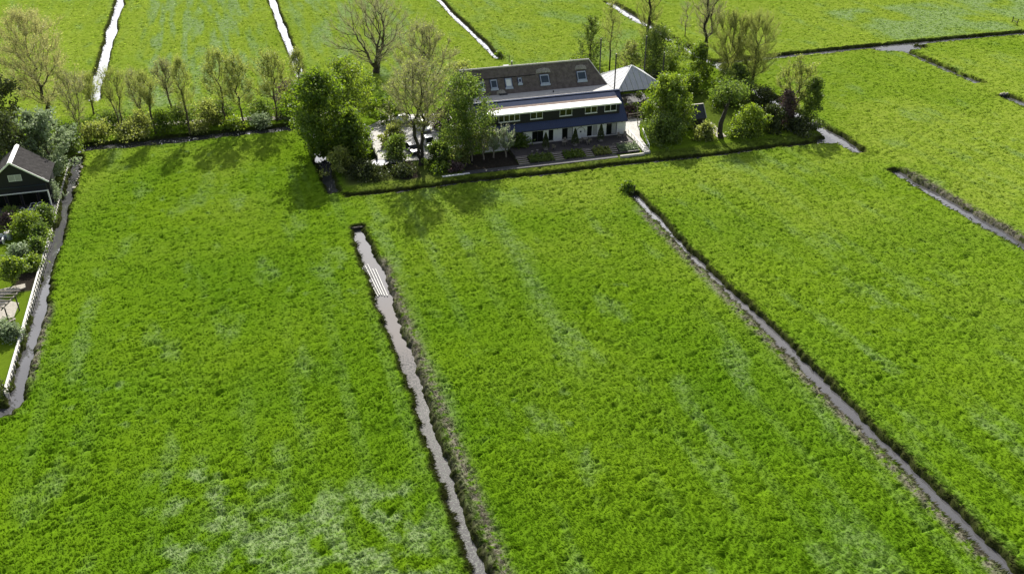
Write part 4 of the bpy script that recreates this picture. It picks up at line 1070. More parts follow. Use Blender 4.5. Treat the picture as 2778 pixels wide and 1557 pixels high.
# ------------------------------------------------------------------ neighbour's garden on the far left
BN = thing('black_barn', "black boarded barn with a steep dark roof and white gable edges", 'barn', (-33.3, 146, 0))
bx0, bx1, by0, by1 = -37.5, -29.5, 142.2, 149.2; bxm = -33.5; be, br = 4.95, 8.0
m = MB(); m.add([(bx0, by0, 3.1), (bx1, by0, 3.1), (bx1, by0, be), (bxm, by0, br - .15), (bx0, by0, be), (bx0, by0 + .2, 3.1), (bx1, by0 + .2, 3.1), (bx1, by0 + .2, be), (bxm, by0 + .2, br - .15), (bx0, by0 + .2, be)],
                [(0, 1, 2, 3, 4), (9, 8, 7, 6, 5), (0, 5, 6, 1), (1, 6, 7, 2), (2, 7, 8, 3), (3, 8, 9, 4), (4, 9, 5, 0)]); m.build('gable_wall', M['black'], BN)
MB().box(bx0, bx1 - .02, by0 + 2.2, by1, 0, be).build('wall', M['black'], BN)
for a, b in ((-37.6, -36.0), (-35.7, -33.9), (-33.6, -31.6), (-31.3, -29.9)):
    f = MB().box(a, b, by0 + 2.1, by0 + 2.19, .1, 2.5).build('door', M['wooddark'], BN); MB().box(a + .12, b - .12, by0 + 2.06, by0 + 2.098, .3, 2.35).build('pane', M['glass'], f)
for sg, xe in ((1, bx1 + .55), (-1, bx0 - .55)):
    ze_ = br + (be - br) * (abs(xe - bxm) / abs((bx1 if sg > 0 else bx0) - bxm))
    r_ = MB(); nseg = 10
    vs, fs = [], []
    for j in range(9):
        for i in range(nseg + 1):
            u, v = i / nseg, j / 8
            vs.append((bxm + (xe - bxm) * v, by0 - .45 + (by1 + .6 - by0) * u, br + (ze_ - br) * v + .05 * math.sin(i * 1.9 + j * 2.3) * (0 < v < 1)))
    for j in range(8):
        for i in range(nseg):
            a = j * (nseg + 1) + i; fs.append((a, a + 1, a + nseg + 2, a + nseg + 1))
    r_.add(vs, fs); r_.build('roof', M['thatch_dark'], BN)
    MB().bar((bxm, by0 - .47, br + .02), (xe, by0 - .47, ze_ + .02), .07, .22).build('verge_board', M['whitepaint'], BN)
MB().xprism([(by0 - .55, 0)], 0, 0) if False else None
m = MB(); m.add([(bxm - .34, by0 - .55, br - .02), (bxm, by0 - .55, br + .22), (bxm + .34, by0 - .55, br - .02), (bxm - .34, by1, br - .02), (bxm, by1, br + .22), (bxm + .34, by1, br - .02)],
                [(0, 1, 4, 3), (1, 2, 5, 4), (0, 2, 1), (3, 4, 5), (0, 3, 5, 2)]); m.build('ridge', M['whitepaint'], BN)
f = MB(); t = .08
f.box(-34.3, -32.5, by0 - .06, by0 - .003, 5.0, 5.0 + t).box(-34.3, -32.5, by0 - .06, by0 - .003, 5.92, 6.0).box(-34.3, -34.22, by0 - .06, by0 - .003, 5.08, 5.92).box(-32.58, -32.5, by0 - .06, by0 - .003, 5.08, 5.92).box(-33.44, -33.36, by0 - .06, by0 - .003, 5.08, 5.92)
f = f.build('window', M['rattan'], BN)
for a, b in ((-34.22, -33.44), (-33.36, -32.58)): MB().box(a, b, by0 - .04, by0 - .02, 5.08, 5.92).build('pane', M['curtain'], f)
MB().box(bx0, bx1, by0 - .10, by0 - .003, 3.95, 4.12).build('beam', M['bluedark'], BN)
MB().box(bx0, bx1 + .1, by0 - .16, by0 - .003, 3.02, 3.14).build('fascia', M['whitepaint'], BN)
for xx in (bx1, -33.2): MB().bar((xx, by0 + .02, .0), (xx, by0 + .02, 3.05), .16).build('post', M['whitepaint'] if xx == bx1 else M['black'], BN)
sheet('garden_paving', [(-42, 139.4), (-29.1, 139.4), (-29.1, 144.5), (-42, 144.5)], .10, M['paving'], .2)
sheet('garden_path', [(-40, 108.5), (-30.3, 110.0), (-30.2, 113.5), (-33, 115.5), (-30.0, 117.5), (-30.2, 118.6), (-34.5, 117.5), (-40, 114)], .06, M['path'], .1)

rw = thing('ditch_revetment', "long white board revetment along the left garden's ditch", 'retaining wall', (-28.9, 120, 0))
k = 0; yy = 93.2
bd_mesh = None
while yy < 162:
    if not (134.2 < yy < 136.6):
        xx = -28.62 + .12 * math.sin(yy * .11) + (.10 if k % 2 else 0) - .25 * sst(112, 150, np.array([yy]))[0]
        top = .28 + .03 * math.sin(k * 1.7)
        if bd_mesh is None:
            m = MB().box(-.05, .05, -.24, .24, -1.25, 0); o = m.build('board', M['revet'], org=(0, 0, 0)); bd_mesh = o.data; bpy.data.objects.remove(o)
        o = bpy.data.objects.new('board', bd_mesh); COL.objects.link(o); o.parent = rw
        o.location = (xx + 28.9, yy - 120, top); o.rotation_euler = (0, random.uniform(-.04, .04), .18 * (1 if k % 2 else -1))
        k += 1
    yy += .50
MB().box(-28.95, -28.72, 93.0, 133.8, .27, .35).build('cap_rail', M['polewhite'], rw)

def lounge(x, y, rz, lb):
    t = thing('garden_armchair', lb, 'armchair', (x, y, .1), 'pale-framed garden armchairs by the barn')
    R_ = Matrix.Rotation(rz, 3, 'Z')
    def P(a, b, c_): v = R_ @ Vector((a, b, 0)); return Vector((x + v.x, y + v.y, .1 + c_))
    MB().hexa([P(-.36, -.36, .42), P(.36, -.36, .42), P(.36, .3, .40), P(-.36, .3, .40)], [P(-.36, -.36, .24), P(.36, -.36, .24), P(.36, .3, .24), P(-.36, .3, .24)]).build('cushion', M['cushion'], t)
    m = MB(); m.tube([P(-.42, -.38, .62), P(-.44, .2, .66), P(-.36, .48, .92), P(0, .55, 1.0), P(.36, .48, .92), P(.44, .2, .66), P(.42, -.38, .62)], .055, 6); m.build('frame', M['rattan'], t)
    MB().hexa([P(-.34, .30, .40), P(.34, .30, .40), P(.34, .46, .92), P(-.34, .46, .92)], [P(-.34, .40, .40), P(.34, .40, .40), P(.34, .54, .9), P(-.34, .54, .9)]).build('backrest', M['cushion'], t)
    for a, b in ((-.4, -.36), (.4, -.36), (-.38, .38), (.38, .38)): MB().bar(P(a, b, 0), P(a, b, .64), .06).build('leg', M['rattan'], t)
lounge(-33.6, 140.9, -.9, "garden armchair left of the pale table, back to the yellow bush")
lounge(-32.1, 142.2, -.2, "garden armchair behind the pale table, facing the ditch")
lounge(-30.9, 142.2, .4, "garden armchair nearest the leafy ball tree by the barn post")
lounge(-32.2, 139.9, 3.0, "garden armchair in front of the pale table, back to the shrubs")
t = thing('garden_table', "pale oblong garden table among the armchairs outside the black barn", 'table', (-31.9, 141.1, .1), 'garden tables')
MB().box(-32.8, -31.0, 140.6, 141.5, .72, .80).build('table_top', M['rattan'], t)
for a, b in ((-32.7, 140.7), (-31.1, 140.7), (-32.7, 141.4), (-31.1, 141.4)): MB().bar((a, b, .1), (a, b, .72), .07).build('leg', M['rattan'], t)
# hot tub / barrel corner
t = thing('garden_sofa', "dark garden sofa with a pale rim at the left edge, next to a grey drum", 'sofa', (-35.3, 132.4, .05))
MB().box(-36.4, -34.8, 131.6, 132.9, .05, .5).build('base', M['cushion'], t, bevel=.04)
MB().box(-36.4, -34.8, 132.9, 133.15, .05, 1.0).build('backrest', M['rattan'], t, bevel=.04)
MB().box(-34.8, -34.6, 131.6, 133.1, .05, .75).build('armrest', M['rattan'], t, bevel=.03)
t = thing('drum', "grey lidded drum standing between the shrubs on the left edge", 'drum', (-34.1, 133.0, .05))
m = MB(); m.tube([(-34.1, 133, .05), (-34.1, 133, .5), (-34.1, 133, 1.1)], [.42, .5, .46], 14); m.build('barrel', M['alu'], t)
m = MB(); m.tube([(-34.1, 133, 1.1), (-34.1, 133, 1.17), (-34.1, 133, 1.3)], [.52, .52, .2], 14); m.build('lid', M['concrete'], t)
# pergola and bench
t = thing('pergola', "grey timber pergola over the garden path at the left edge", 'pergola', (-32.5, 111, 0))
for a, b in ((-29.9, 111.6), (-30.6, 108.6), (-34.5, 113.3), (-35.2, 110.0)): MB().bar((a, b, .0), (a, b, 2.2), .13).build('post', M['wooddark'], t)
MB().bar((-29.6, 112.1, 2.25), (-30.9, 108.1, 2.25), .10, .16).build('beam', M['wood'], t)
MB().bar((-34.2, 113.8, 2.25), (-35.5, 109.8, 2.25), .10, .16).build('beam', M['wood'], t)
for k in range(6):
    u = k / 5; MB().bar((-29.3 - u * 1.25, 112.1 - u * 3.7, 2.40), (-36.0 - u * 1.2, 113.9 - u * 3.6, 2.40), .08, .13).build('rafter', M['wood'], t)
t = thing('garden_bench', "small pale bench on the path next to the pergola", 'bench', (-30.4, 108.3, 0))
MB().hexa([(-31.2, 107.9, .45), (-29.8, 108.7, .45), (-30.0, 109.1, .45), (-31.4, 108.3, .45)], [(-31.2, 107.9, .38), (-29.8, 108.7, .38), (-30.0, 109.1, .38), (-31.4, 108.3, .38)]).build('seat', M['wood'], t)
for a, b in ((-31.1, 108.05), (-30.0, 108.75)): MB().bar((a, b, 0), (a, b, .38), .1).build('leg', M['wood'], t)
for i, (px, py, r_) in enumerate(((-31.4, 99.5, .55), (-31.9, 95.6, .5))):
    m = MB(); m.tube([(px, py, .02), (px, py, .09)], [r_, r_ * .9], 9); tag(m.build('stepping_stone', M['concrete'], org=(px, py, 0)), ["flat grey stone in the lawn below the silvery shrubs", "flat grey stone in the lawn nearest the bottom of the garden"][i], 'stone')

# ------------------------------------------------------------------ things in the fields
pp = [((12.45, 111.1), (13.25, 102.8)), ((12.95, 111.5), (13.5, 103.1)), ((13.35, 111.7), (13.78, 103.0)), ((13.78, 110.2), (14.08, 102.7)), ((14.15, 110.1), (14.42, 102.6))]
pl = ["white pole in the ditch nearest the left bank", "white pole second from the left bank in the ditch", "middle one of the five white poles in the ditch", "white pole second from the right bank in the ditch", "white pole in the ditch nearest the right bank"]
for i, (a, b) in enumerate(pp):
    m = MB(); m.tube([(a[0], a[1], -.40), (b[0], b[1], -.44)], [.06, .075], 8)
    tag(m.build('pole', M['polewhite'], org=((a[0] + b[0]) / 2, (a[1] + b[1]) / 2, -.42)), pl[i], 'pole', 'white poles floating in the ditch')
m = MB(); m.tube([(12.25, 109.2, -.05), (12.1, 107.2, -.12), (12.55, 105.2, -.30)], [.07, .08, .07], 7); tag(m.build('branch', M['bark_pale'], org=(12.3, 107, -.1)), "crooked pale branch on the left bank beside the white poles", 'branch')
t = thing('culvert', "dark plank dam with earth on top closing the middle ditch", 'culvert', (13.8, 123.2, 0))
for k in range(7): MB().box(12.3 + k * .45, 12.72 + k * .45, 122.75, 122.85, -1.0, -.02 + .04 * math.sin(k * 3)).build('plank', M['wooddark'], t)
MB().bar((12.2, 122.70, -.12), (15.5, 122.70, -.12), .1, .12).build('beam', M['wooddark'], t)
for (px, py, lb) in ((190.9, 191.3, "left of the two dark gate posts at the far right edge"), (190.0, 188.7, "right one of the two dark gate posts at the far right edge, leaning"),
                     (57.3, 197.6, "thin fence post at the head of the far ditch behind the thatched roof"), (58.7, 196.2, "short fence post just right of the far ditch head"),
                     (57.0, 122.3, "dark stake standing in the dark tuft at the head of the right-hand ditch")):
    m = MB(); m.bar((px, py, -.3), (px + .15, py, 1.5 if px > 100 else 1.15), .16 if px > 100 else .12)
    tag(m.build('fence_post', M['wooddark'], org=(px, py, 0)), lb, 'post')
m = MB(); m.bar((190.95, 191.1, .62), (190.2, 188.9, .62), .08, .14); tag(m.build('gate_rail', M['wooddark'], org=(190.5, 190, .6)), "low rail joining the two gate posts at the far right", 'rail')
t = thing('culvert', "small dark culvert mouth with stones where the far right ditch ends", 'culvert', (147.2, 144.9, 0))
m = MB(); m.tube([(147.2, 145.5, -.25), (147.2, 144.4, -.3)], .42, 12); m.build('pipe', M['black'], t)
for k in range(5): MB().box(146.3 + k * .42, 146.65 + k * .42, 144.7, 145.0, -.1 + .1 * (k % 2), .25 + .1 * (k % 3)).build('stone', M['stone'], t, bevel=.05)

# ------------------------------------------------------------------ trees
G_ROW = 'bare young willows along the dark ditch'
rowt = [  # x, y, h, w, base, label, leafiness
    (-28.1, 173.2, 12.2, 6.2, 3.6, "grey bare tree with several stems beside the silvery tree", 0, 'twig_grey', 3),
    (-27.0, 185.5, 7.6, 4.2, 2.2, "small bare tree at the near end of the left far ditch", 0, 'twig_olive', 1),
    (-21.0, 171.7, 12.2, 4.6, 4.8, "forked bare willow with a pale trunk, right of the far ditch's end", 0, 'twig_olive', 2),
    (-18.2, 181.4, 8.4, 4.6, 2.2, "small V-shaped bare tree standing behind the row", 0, 'twig_grey', 2),
    (-15.4, 170.9, 11.0, 4.2, 5.0, "slender bare tree leaning left in front of the small pale clearing", 0, 'twig_olive', 1),
    (-12.5, 179.6, 10.4, 4.4, 4.5, "bare tree with a dark nest near its top", 0, 'twig_grey', 1),
    (-9.5, 169.1, 13.4, 4.6, 4.6, "tall bare tree with a long leaning dark trunk left of the row's middle", 0, 'twig_olive', 1),
    (-3.1, 171.0, 14.0, 4.8, 6.0, "budding tree with a crooked foot and a tall narrow crown", 700, 'twig_olive', 1),
    (.1, 169.4, 12.8, 6.0, 4.6, "budding tree with a tan crown in the middle right of the row", 1300, 'twig_olive', 1),
    (6.1, 171.5, 12.8, 6.2, 5.2, "yellow-green budding tree with a leaning trunk, right end of the row", 1700, 'twig_olive', 1),
    (12.0, 187.6, 8.0, 3.2, 2.6, "thin bare sapling beside the end of the middle far ditch", 0, 'twig_olive', 1)]
for (x, y, h, w_, b, lb, nl, tm, fk) in rowt:
    tree('willow', lb, 'tree', x, y, h, w_ * 1.05, b, 'vase' if nl == 0 else 'egg', 'leaf_olive', nl * 2 + 900, .19, ntips=110, trunk=.17, twig=tm, ntwig=2000, twl=1.5, tww=.028,
         bark='bark', trunk_top=.62, lean=(random.uniform(-.03, 0), 0), fork=fk, group=G_ROW, up=.8)
m = MB(); m.tube([(-12.75, 179.6, 8.7), (-12.75, 179.6, 8.95), (-12.75, 179.6, 9.3)], [.12, .34, .2], 8); tag(m.build('nest', M['bark_dark'], org=(-12.75, 179.6, 8.7)), "dark bird's nest in the top of the bare tree", 'nest')

tree('poplar', "big spreading tree with a hazy tan crown at the top left", 'tree', -33.6, 180.5, 20.8, 14.5, 5.5, 'round', 'leaf_tan', 9000, .17, ntips=330, trunk=.36, twig='twig_tan', ntwig=9500, twl=1.7,
     tww=.032, bark='bark_dark', trunk_top=.62, lean=(-.04, 0))
tree('fir', "dark feathery tree at the left edge above the black barn", 'tree', -41.0, 170, 15, 9.0, 1.5, 'egg', 'leaf_black', 6500, .34, ntips=150, trunk=.3, bark='bark_dark', trunk_top=.85, twig='twig_olive', ntwig=1800, spread=.6)
tree('silver_tree', "leafy silvery-green tree overhanging the black barn's roof", 'tree', -31.0, 156.8, 10.8, 8.4, 1.0, 'egg', 'leaf_silver', 6500, .32, ntips=110, trunk=.28, bark='bark', trunk_top=.7, spread=.42)
tree('spruce', "tall dark evergreen between the black barn and the silvery tree", 'tree', -35.6, 155.0, 10.8, 6.8, .5, 'egg', 'leaf_black', 5000, .3, ntips=110, trunk=.25, bark='bark_dark', trunk_top=.9)
tree('oak', "large bare forked tree standing in the field behind the row", 'tree', 28.8, 196.0, 16.3, 16.5, 3.0, 'round', 'leaf_olive', 0, .2, ntips=420, trunk=.66, twig='twig_grey', ntwig=8500, twl=1.4, tww=.030,
     bark='bark_dark', trunk_top=.38, fork=3, wob=.012, droop=.12)
tree('dark_leafy_tree', "broad dense dark green tree left of the pale yard", 'tree', 12.3, 151.5, 14.6, 10.6, .6, 'round', 'leaf_dark', 15000, .32, ntips=220, trunk=.4, bark='bark_dark', trunk_top=.85, spread=.48)
tree('evergreen', "smaller dark evergreen in front of the broad dark green tree", 'tree', 17.0, 148.5, 8.8, 5.6, .4, 'dome', 'leaf_dark', 8500, .28, ntips=150, trunk=.3, bark='bark_dark', trunk_top=.85, spread=.5)
tree('maple', "light yellow-green tree rising behind the broad dark green tree", 'tree', 18.5, 164.5, 12.5, 10.5, 1.8, 'round', 'leaf_fresh', 8500, .28, ntips=170, trunk=.3, bark='bark', trunk_top=.65, twig='twig_olive', ntwig=1500)
tree('big_yard_tree', "tall forked tree with thin grey-olive crown in front of the parked cars", 'tree', 27.3, 142.6, 17.6, 10.0, 7.0, 'round', 'leaf_olive', 3600, .19, ntips=260, trunk=.40, twig='twig_grey', ntwig=6500, twl=1.2,
     bark='bark_dark', trunk_top=.5, fork=2)
tree('twiggy_tree', "tall twiggy tree with a tan-green top behind the cars", 'tree', 33.2, 165.0, 17.6, 11.4, 4.0, 'egg', 'leaf_olive', 5200, .2, ntips=300, trunk=.42, twig='twig_grey', ntwig=8000, twl=1.3, bark='bark_dark', trunk_top=.8)
tree('leafy_tree', "mid-green leafy tree against the left end of the farmhouse", 'tree', 35.2, 143.0, 14.6, 8.8, 2.6, 'egg', 'leaf_mid', 9500, .26, ntips=190, trunk=.3, bark='bark', trunk_top=.75, spread=.5, twig='twig_olive', ntwig=800)
tree('maple', "large fresh yellow-green tree between the sloping path and the shed", 'tree', 73.2, 144.8, 10.6, 7.8, .5, 'egg', 'leaf_fresh', 14500, .28, ntips=230, trunk=.32, bark='bark', trunk_top=.85, spread=.40, twig='twig_olive', ntwig=900)
bush("dark green underwood at the foot of the large fresh green tree", 70.4, 140.4, 5.0, 7.6, 'leaf_mid', n=5200, ntips=90, spread=.5)
bush("feathery pale green shrub in front of the small shed", 78.2, 139.9, 2.8, 4.0, 'leaf_olive', n=2200)
# leaning thick trunk
LT = thing('pollard_tree', "thick leaning pollard trunk right of the shed with a small dark crown", 'tree', (81.2, 139.4, .1))
m = MB(); m.tube([(81.2, 139.4, 0), (80.9, 139.5, 1.2), (81.0, 139.7, 2.7), (81.7, 140.0, 4.4), (82.3, 140.2, 6.0), (82.6, 140.3, 7.4)], [.55, .46, .42, .34, .26, .2], 10)
m.tube([(81.9, 140.1, 5.0), (80.9, 140.6, 7.2), (80.4, 140.8, 8.6)], [.2, .13, .06], 7).tube([(82.3, 140.2, 6.2), (83.9, 140.6, 7.6), (84.6, 140.9, 9.0)], [.2, .12, .05], 7).tube([(82.6, 140.3, 7.3), (82.9, 140.9, 9.4)], [.18, .05], 7)
m.build('trunk', M['bark_dark'], LT, smooth=True)
a = np.concatenate([RNG.normal((83.2, 140.9, 8.2), (1.5, 1.2, .8), (1900, 3)), RNG.normal((81.2, 140.6, 8.0), (.9, .8, .7), (500, 3))])
V, F = leaves_np(a - np.array(ORG[LT.name]), .24); link('crown', mesh_np('crown', V, F, M['leaf_mid']), LT, ORG[LT.name])

bs = [("round bright green bush on the ditch bank right of the leaning trunk", 87.2, 140.2, 5.2, 6.8, 'leaf_fresh', 4600),
      ("dark tangled bush right of the round bright green bush", 91.6, 140.2, 4.6, 5.4, 'leaf_black', 3600),
      ("purplish bush with bare brown twigs near the right end of the plot", 95.2, 141.4, 6.6, 3.8, 'leaf_purple', 2800),
      ("dark green bush with a small trunk at the plot's right tip", 100.1, 140.6, 8.6, 5.0, 'leaf_mid', 4300),
      ("low dark undergrowth along the bank near the plot's right tip", 96.0, 138.3, 2.4, 7.0, 'leaf_black', 2300)]
for lb, x, y, h, w_, lf, n in bs: bush(lb, x, y, h, w_, lf, n=n, spread=.34, ntips=80)
tree('budding_tree', "olive budding tree at the right end of the plot", 'tree', 97.6, 143.0, 12.0, 8.0, 2.0, 'vase', 'leaf_olive', 3600, .2, ntips=170, trunk=.22, twig='twig_olive', ntwig=2800, bark='bark', trunk_top=.6, fork=3, up=.8)
tree('fan_tree', "tall tree with a fan of fine yellowish shoots above the garden ditch", 'tree', 101.6, 164.5, 14.6, 10.5, 1.6, 'vase', 'leaf_olive', 1800, .2, ntips=210, trunk=.3, twig='twig_olive', ntwig=7600, twl=1.8, tww=.03, bark='bark_dark', trunk_top=.8, up=1.3)
tree('fan_tree', "wide fan of olive shoots left of the tall tree above the garden ditch", 'tree', 97.9, 168.0, 14.0, 9.5, 1.2, 'vase', 'leaf_olive', 2400, .2, ntips=190, trunk=.22, twig='twig_olive', ntwig=7600, twl=1.8, tww=.03, bark='bark', trunk_top=.5, fork=4, up=1.3)
tree('poplar', "very tall two-stemmed bare tree cut off by the top edge, right of the hay barn", 'tree', 96.6, 176.2, 23.5, 11.5, 7.5, 'vase', 'leaf_tan', 900, .2, ntips=260, trunk=.38, twig='twig_grey', ntwig=5000, twl=1.6, bark='bark_dark', trunk_top=.66, fork=2, up=1.1)
tree('poplar', "tall upright bare poplar behind the hay barn, reaching the top edge", 'tree', 85.0, 181.0, 22.5, 6.6, 5.5, 'vase', 'leaf_olive', 900, .2, ntips=230, trunk=.36, twig='twig_olive', ntwig=4600, twl=1.6, bark='bark_dark', trunk_top=.9, up=1.5)
tree('young_tree', "slim bare tree with a straight dark trunk between the roof end and the hay barn", 'tree', 77.4, 182.9, 15.6, 5.0, 4.5, 'egg', 'leaf_olive', 500, .18, ntips=130, trunk=.16, twig='twig_olive', ntwig=1700, twl=1.3, bark='bark_dark', trunk_top=.92, up=.9)
tree('young_tree', "thin crooked bare sapling in the field left of the tallest tree", 'tree', 105.4, 203.5, 8.2, 3.8, 2.5, 'egg', 'leaf_olive', 0, .18, ntips=60, trunk=.10, twig='twig_grey', ntwig=600, bark='bark', trunk_top=.85)
tree('bushy_tree', "rounded grey-green bushy tree behind the thatched roof's right end", 'tree', 75.0, 188.5, 10.2, 5.8, .8, 'egg', 'leaf_mid', 4300, .22, ntips=150, trunk=.2, twig='twig_olive', ntwig=2000, bark='bark', trunk_top=.8)
tree('bushy_tree', "olive leafy thicket right behind the hay barn's roof", 'tree', 84.6, 175.5, 10.5, 7.8, .6, 'egg', 'leaf_mid', 7000, .24, ntips=160, trunk=.2, twig='twig_olive', ntwig=1800, bark='bark_dark', trunk_top=.75)
tree('bushy_tree', "greyish budding bush left of the poplar behind the hay barn", 'tree', 80.2, 178.5, 7.0, 5.4, .5, 'egg', 'leaf_olive', 2800, .22, ntips=90, trunk=.14, twig='twig_grey', ntwig=1800, bark='bark', trunk_top=.6, fork=3)
more = [("bright yellow-green bush behind the hay barn's right corner", 90.5, 181.2, 4.8, 6.4, 'leaf_fresh', 3300), ("low yellow-green bush further back by the bare sapling", 96.6, 190.0, 3.0, 6.0, 'leaf_fresh', 1900),
        ("tall dark bush at the foot of the tallest tree", 91.9, 170.0, 8.2, 5.6, 'leaf_dark', 5200), ("dark thicket along the garden ditch left of the fan-shaped tree", 96.2, 161.6, 5.6, 7.0, 'leaf_mid', 5000),
        ("dark overgrown mound along the middle of the garden", 91.0, 155.5, 5.0, 8.4, 'leaf_dark', 5600), ("dark shrub on the lawn edge behind the shed", 87.2, 163.2, 4.0, 5.2, 'leaf_dark', 2800),
        ("blackish low shrub between the mound and the ditch bend", 97.0, 152.0, 3.6, 6.0, 'leaf_black', 3300), ("dark shrubs filling the back of the hay barn's opening", 73.0, 169.5, 3.2, 11.0, 'leaf_black', 4200), ("small dark bush behind the hay barn's right pole", 81.6, 168.4, 3.4, 4.4, 'leaf_black', 2000),
        ("low green bush at the right end of the thatched roof", 70.8, 184.5, 3.0, 6.0, 'leaf_fresh', 2000), ("small ragged green bush by the leaning trunk's foot", 84.0, 138.9, 1.8, 3.4, 'leaf_fresh', 900)]
for lb, x, y, h, w_, lf, n in more: bush(lb, x, y, h, w_, lf, n=n, spread=.36, ntips=75)
# yard and bank shrubs
for lb, x, y, h, w_, lf, n in [
    ("pale olive feathery shrub at the ditch corner below the dark trees", 13.9, 143.0, 4.2, 5.2, 'leaf_olive', 2000), ("rounded green shrub left of the dark blue car", 23.9, 146.2, 4.2, 4.8, 'leaf_mid', 3000),
    ("wide green shrub in front of the silver car", 30.6, 142.6, 3.6, 5.6, 'leaf_mid', 3300), ("low dark shrub under the trampoline by the bank", 18.0, 140.4, 2.0, 6.6, 'leaf_black', 2600),
    ("dark evergreen shrub at the back of the yard", 25.6, 165.5, 4.2, 8.6, 'leaf_dark', 3600), ("brownish shrub between the back cars and the house", 34.6, 158.5, 3.4, 4.6, 'leaf_purple', 2000),
    ("low dark shrub on the bank left of the big yard tree's foot", 23.6, 139.6, 1.5, 4.2, 'leaf_black', 1500), ("low dark shrub on the bank right of the big yard tree's foot", 29.8, 139.2, 1.3, 3.6, 'leaf_dark', 1300),
    ("brownish low shrub between the wide green shrub and the white plank", 32.2, 138.8, 1.1, 2.6, 'leaf_purple', 800),
    ("leafy green shrub in the yard behind the rounded one, near the cars", 24.6, 153.0, 3.4, 4.0, 'leaf_olive', 2200), ("olive shrub between the silver car and the leafy tree", 33.4, 149.0, 3.2, 3.6, 'leaf_mid', 2000),
    ("dark ivy hanging over the left end of the white wall", 45.3, 144.6, 2.9, 2.8, 'leaf_dark', 1900), ("pale shrub at the foot of the leafy tree by the yard", 33.8, 141.2, 2.6, 3.2, 'leaf_olive', 1300),
    ("round pale green ball tree by the black barn's post", -29.9, 146.0, 3.0, 2.8, 'leaf_silver', 1500), ("yellow bush left of the garden armchairs", -34.6, 139.2, 1.9, 2.6, 'leaf_fresh', 1100),
    ("leafy grey-green bush right of the garden armchairs", -29.9, 137.4, 2.6, 2.8, 'leaf_mid', 1800), ("bright yellow-green bush below the garden armchairs", -31.7, 133.6, 3.4, 4.6, 'leaf_fresh', 3300),
    ("grey-green bush between the bright bush and the revetment", -29.6, 131.0, 2.4, 2.6, 'leaf_mid', 1700), ("purplish shrub above the grey drum", -34.4, 136.0, 2.6, 2.4, 'leaf_purple', 1300),
    ("pale silvery shrub with dark shadow on the lawn", -31.6, 125.4, 2.3, 3.0, 'leaf_silver', 1700), ("deep green bush along the revetment right of the pale silvery shrub", -29.6, 127.0, 2.2, 2.0, 'leaf_mid', 1400),
    ("flat yellow-green bush above the dark soil bed", -29.9, 117.6 + 5.2, 1.5, 2.6, 'leaf_fresh', 1500), ("silvery shrub at the left edge below the pergola", -31.6, 106.3, 1.9, 2.6, 'leaf_silver', 1500),
    ("green shrub with silvery rim beside the revetment below the pergola", -29.8, 105.0, 1.5, 2.2, 'leaf_silver', 1300), ("dark bush at the bottom corner of the left garden", -29.9, 93.4, 1.6, 2.2, 'leaf_black', 1400),
    ("dark tuft at the head of the right-hand ditch", 56.4, 123.2, 1.3, 2.2, 'leaf_dark', 800), ("small tuft on the far right ditch's end", 57.6, 199.5, 1.0, 2.0, 'leaf_dark', 500),
    ("tall dry shrub behind the left end of the thatched roof", 46.5, 192.0, 1.6, 6.5, 'leaf_olive', 1500)]:
    bush(lb, x, y, h, w_, lf, n=n, size=.22 if x < -20 else .26)
tree('round_tree', "small round yellow-green tree on the left lawn", 'tree', -31.6, 118.9, 3.6, 3.6, 1.1, 'round', 'leaf_fresh', 2600, .2, ntips=60, trunk=.12, bark='bark_dark', trunk_top=.55, spread=.28)
# undergrowth on the near side of the tree row
for i, (x, y, h, w_, lf, lb) in enumerate([(-25.5, 171.0, 3.0, 6.0, 'leaf_olive', "olive undergrowth below the grey multi-stemmed tree"), (-19.5, 170.6, 2.6, 5.5, 'leaf_olive', "olive undergrowth at the forked pale willow's foot"),
        (-23.3, 177.0, 3.2, 5.0, 'leaf_mid', "green bush behind the olive undergrowth at the row's left end"), (-14.0, 171.3, 3.6, 3.4, 'leaf_dark', "dark green bush right of the small pale clearing"),
        (-10.8, 173.2, 4.2, 4.4, 'leaf_mid', "green bush behind the tall leaning dark trunk"), (-3.8, 174.6, 3.6, 5.0, 'leaf_mid', "mid-green bush behind the crooked-footed tree"), (-17.6, 173.4, 3.4, 5.2, 'leaf_olive', "olive bush between the forked willow and the dark green bush"),
        (-6.2, 173.0, 4.4, 5.0, 'leaf_olive', "tangled olive bush left of the crooked-footed tree"), (-1.6, 169.7, 2.0, 3.2, 'leaf_fresh', "low yellow-green bush in the middle of the row"),
        (3.5, 173.8, 3.2, 5.2, 'leaf_mid', "bush in the row between its two budding right-hand trees"), (8.6, 172.0, 4.0, 4.4, 'leaf_dark', "dark bush right of the leaning trunk at the row's right end"), (9.4, 178.0, 5.2, 6.2, 'leaf_purple', "brownish twiggy bush by the end of the middle far ditch"),
        (3.2, 169.8, 1.8, 3.4, 'leaf_silver', "pale grey-green bush at the water's edge, right half of the row"), (-8.2, 169.5, 1.6, 3.0, 'leaf_olive', "small olive bush at the water's edge right of the tall leaning trunk"), (-29.5, 166.6, 4.5, 5.0, 'leaf_mid', "green bush at the corner where the two left ditches meet")]):
    bush(lb, x, y, h, w_ * 1.1, lf, n=int(700 + w_ * h * 75), ntips=60, spread=.5)
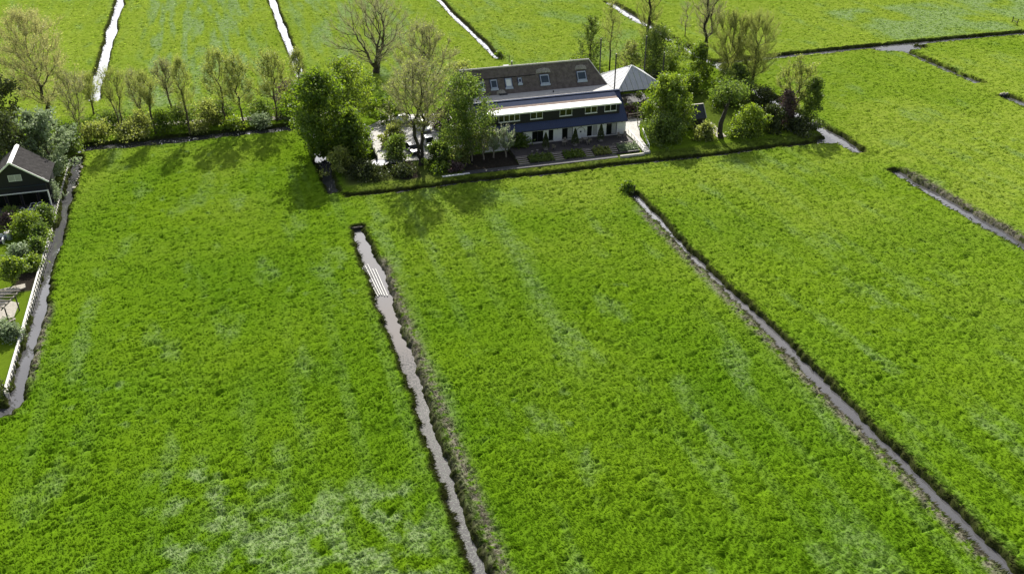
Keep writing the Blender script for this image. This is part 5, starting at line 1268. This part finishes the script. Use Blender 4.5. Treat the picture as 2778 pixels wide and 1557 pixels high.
# little pollards in the dark bed: pale upright shoots
for i, (x, y, h, w_) in enumerate([(35.9, 141.9, 5.0, 2.6), (38.0, 141.9, 5.2, 2.8), (39.8, 142.2, 5.0, 2.6), (41.9, 141.8, 5.4, 3.2)]):
    lb = ["pale-shooted small pollard leftmost in the dark bed by the farmhouse", "yellow-green small pollard second from left in the dark bed", "small pollard with pinkish-pale shoots, third in the dark bed", "small pollard with the tallest pale upright shoots, next to the ivy"][i]
    t = tree('pollard_tree', lb, 'tree', x, y, h * .95, w_ * 1.15, 1.7, 'round', 'leaf_olive' if i < 2 else 'leaf_silver', 750, .2, ntips=50, trunk=.13, bark='bark_pale', trunk_top=.45, twig='leaf_pale', ntwig=350, twl=.9, tww=.05, spread=.3, up=1.0, group='small pollards in the dark bed')
    n = 12; a = RNG.uniform(0, 6.28, n); r_ = RNG.uniform(.2, w_ * .42, n); p0 = np.stack([r_ * np.cos(a), r_ * np.sin(a), np.full(n, h * .6)], 1); p1 = p0 + np.stack([RNG.normal(0, .12, n), RNG.normal(0, .12, n), RNG.uniform(1.6, 3.0, n)], 1)
    c = np.repeat(p0, 26, 0) + np.repeat(p1 - p0, 26, 0) * RNG.random((n * 26, 1)) + RNG.normal(0, .06, (n * 26, 3))
    o = link('shoots', mesh_np('shoots', *leaves_np(c, .12), M['leaf_pale']), t, (x, y, .0)); o['kind'] = 'stuff'
# rubble by the left ditch
for i in range(16):
    px = -26.9 + random.uniform(-.25, .4); py = 148 + i * .75; r_ = random.uniform(.18, .38)
    m = MB(); m.tube([(px - r_, py, -.32), (px - r_ * .4, py, -.15), (px + r_ * .5, py, -.16), (px + r_, py, -.34)], [r_ * .5, r_, r_ * .9, r_ * .4], 6)
    o = m.build('stone', M['stone'], org=(px, py, -.3)); tag(o, "pale rubble stone at the water's edge below the ball tree by the barn", 'stone', "rubble stones along the left ditch's field side")
print("objects", len(bpy.data.objects), "tris", sum(len(o.data.loops) - 2 * len(o.data.polygons) for o in bpy.data.objects if o.type == 'MESH'))
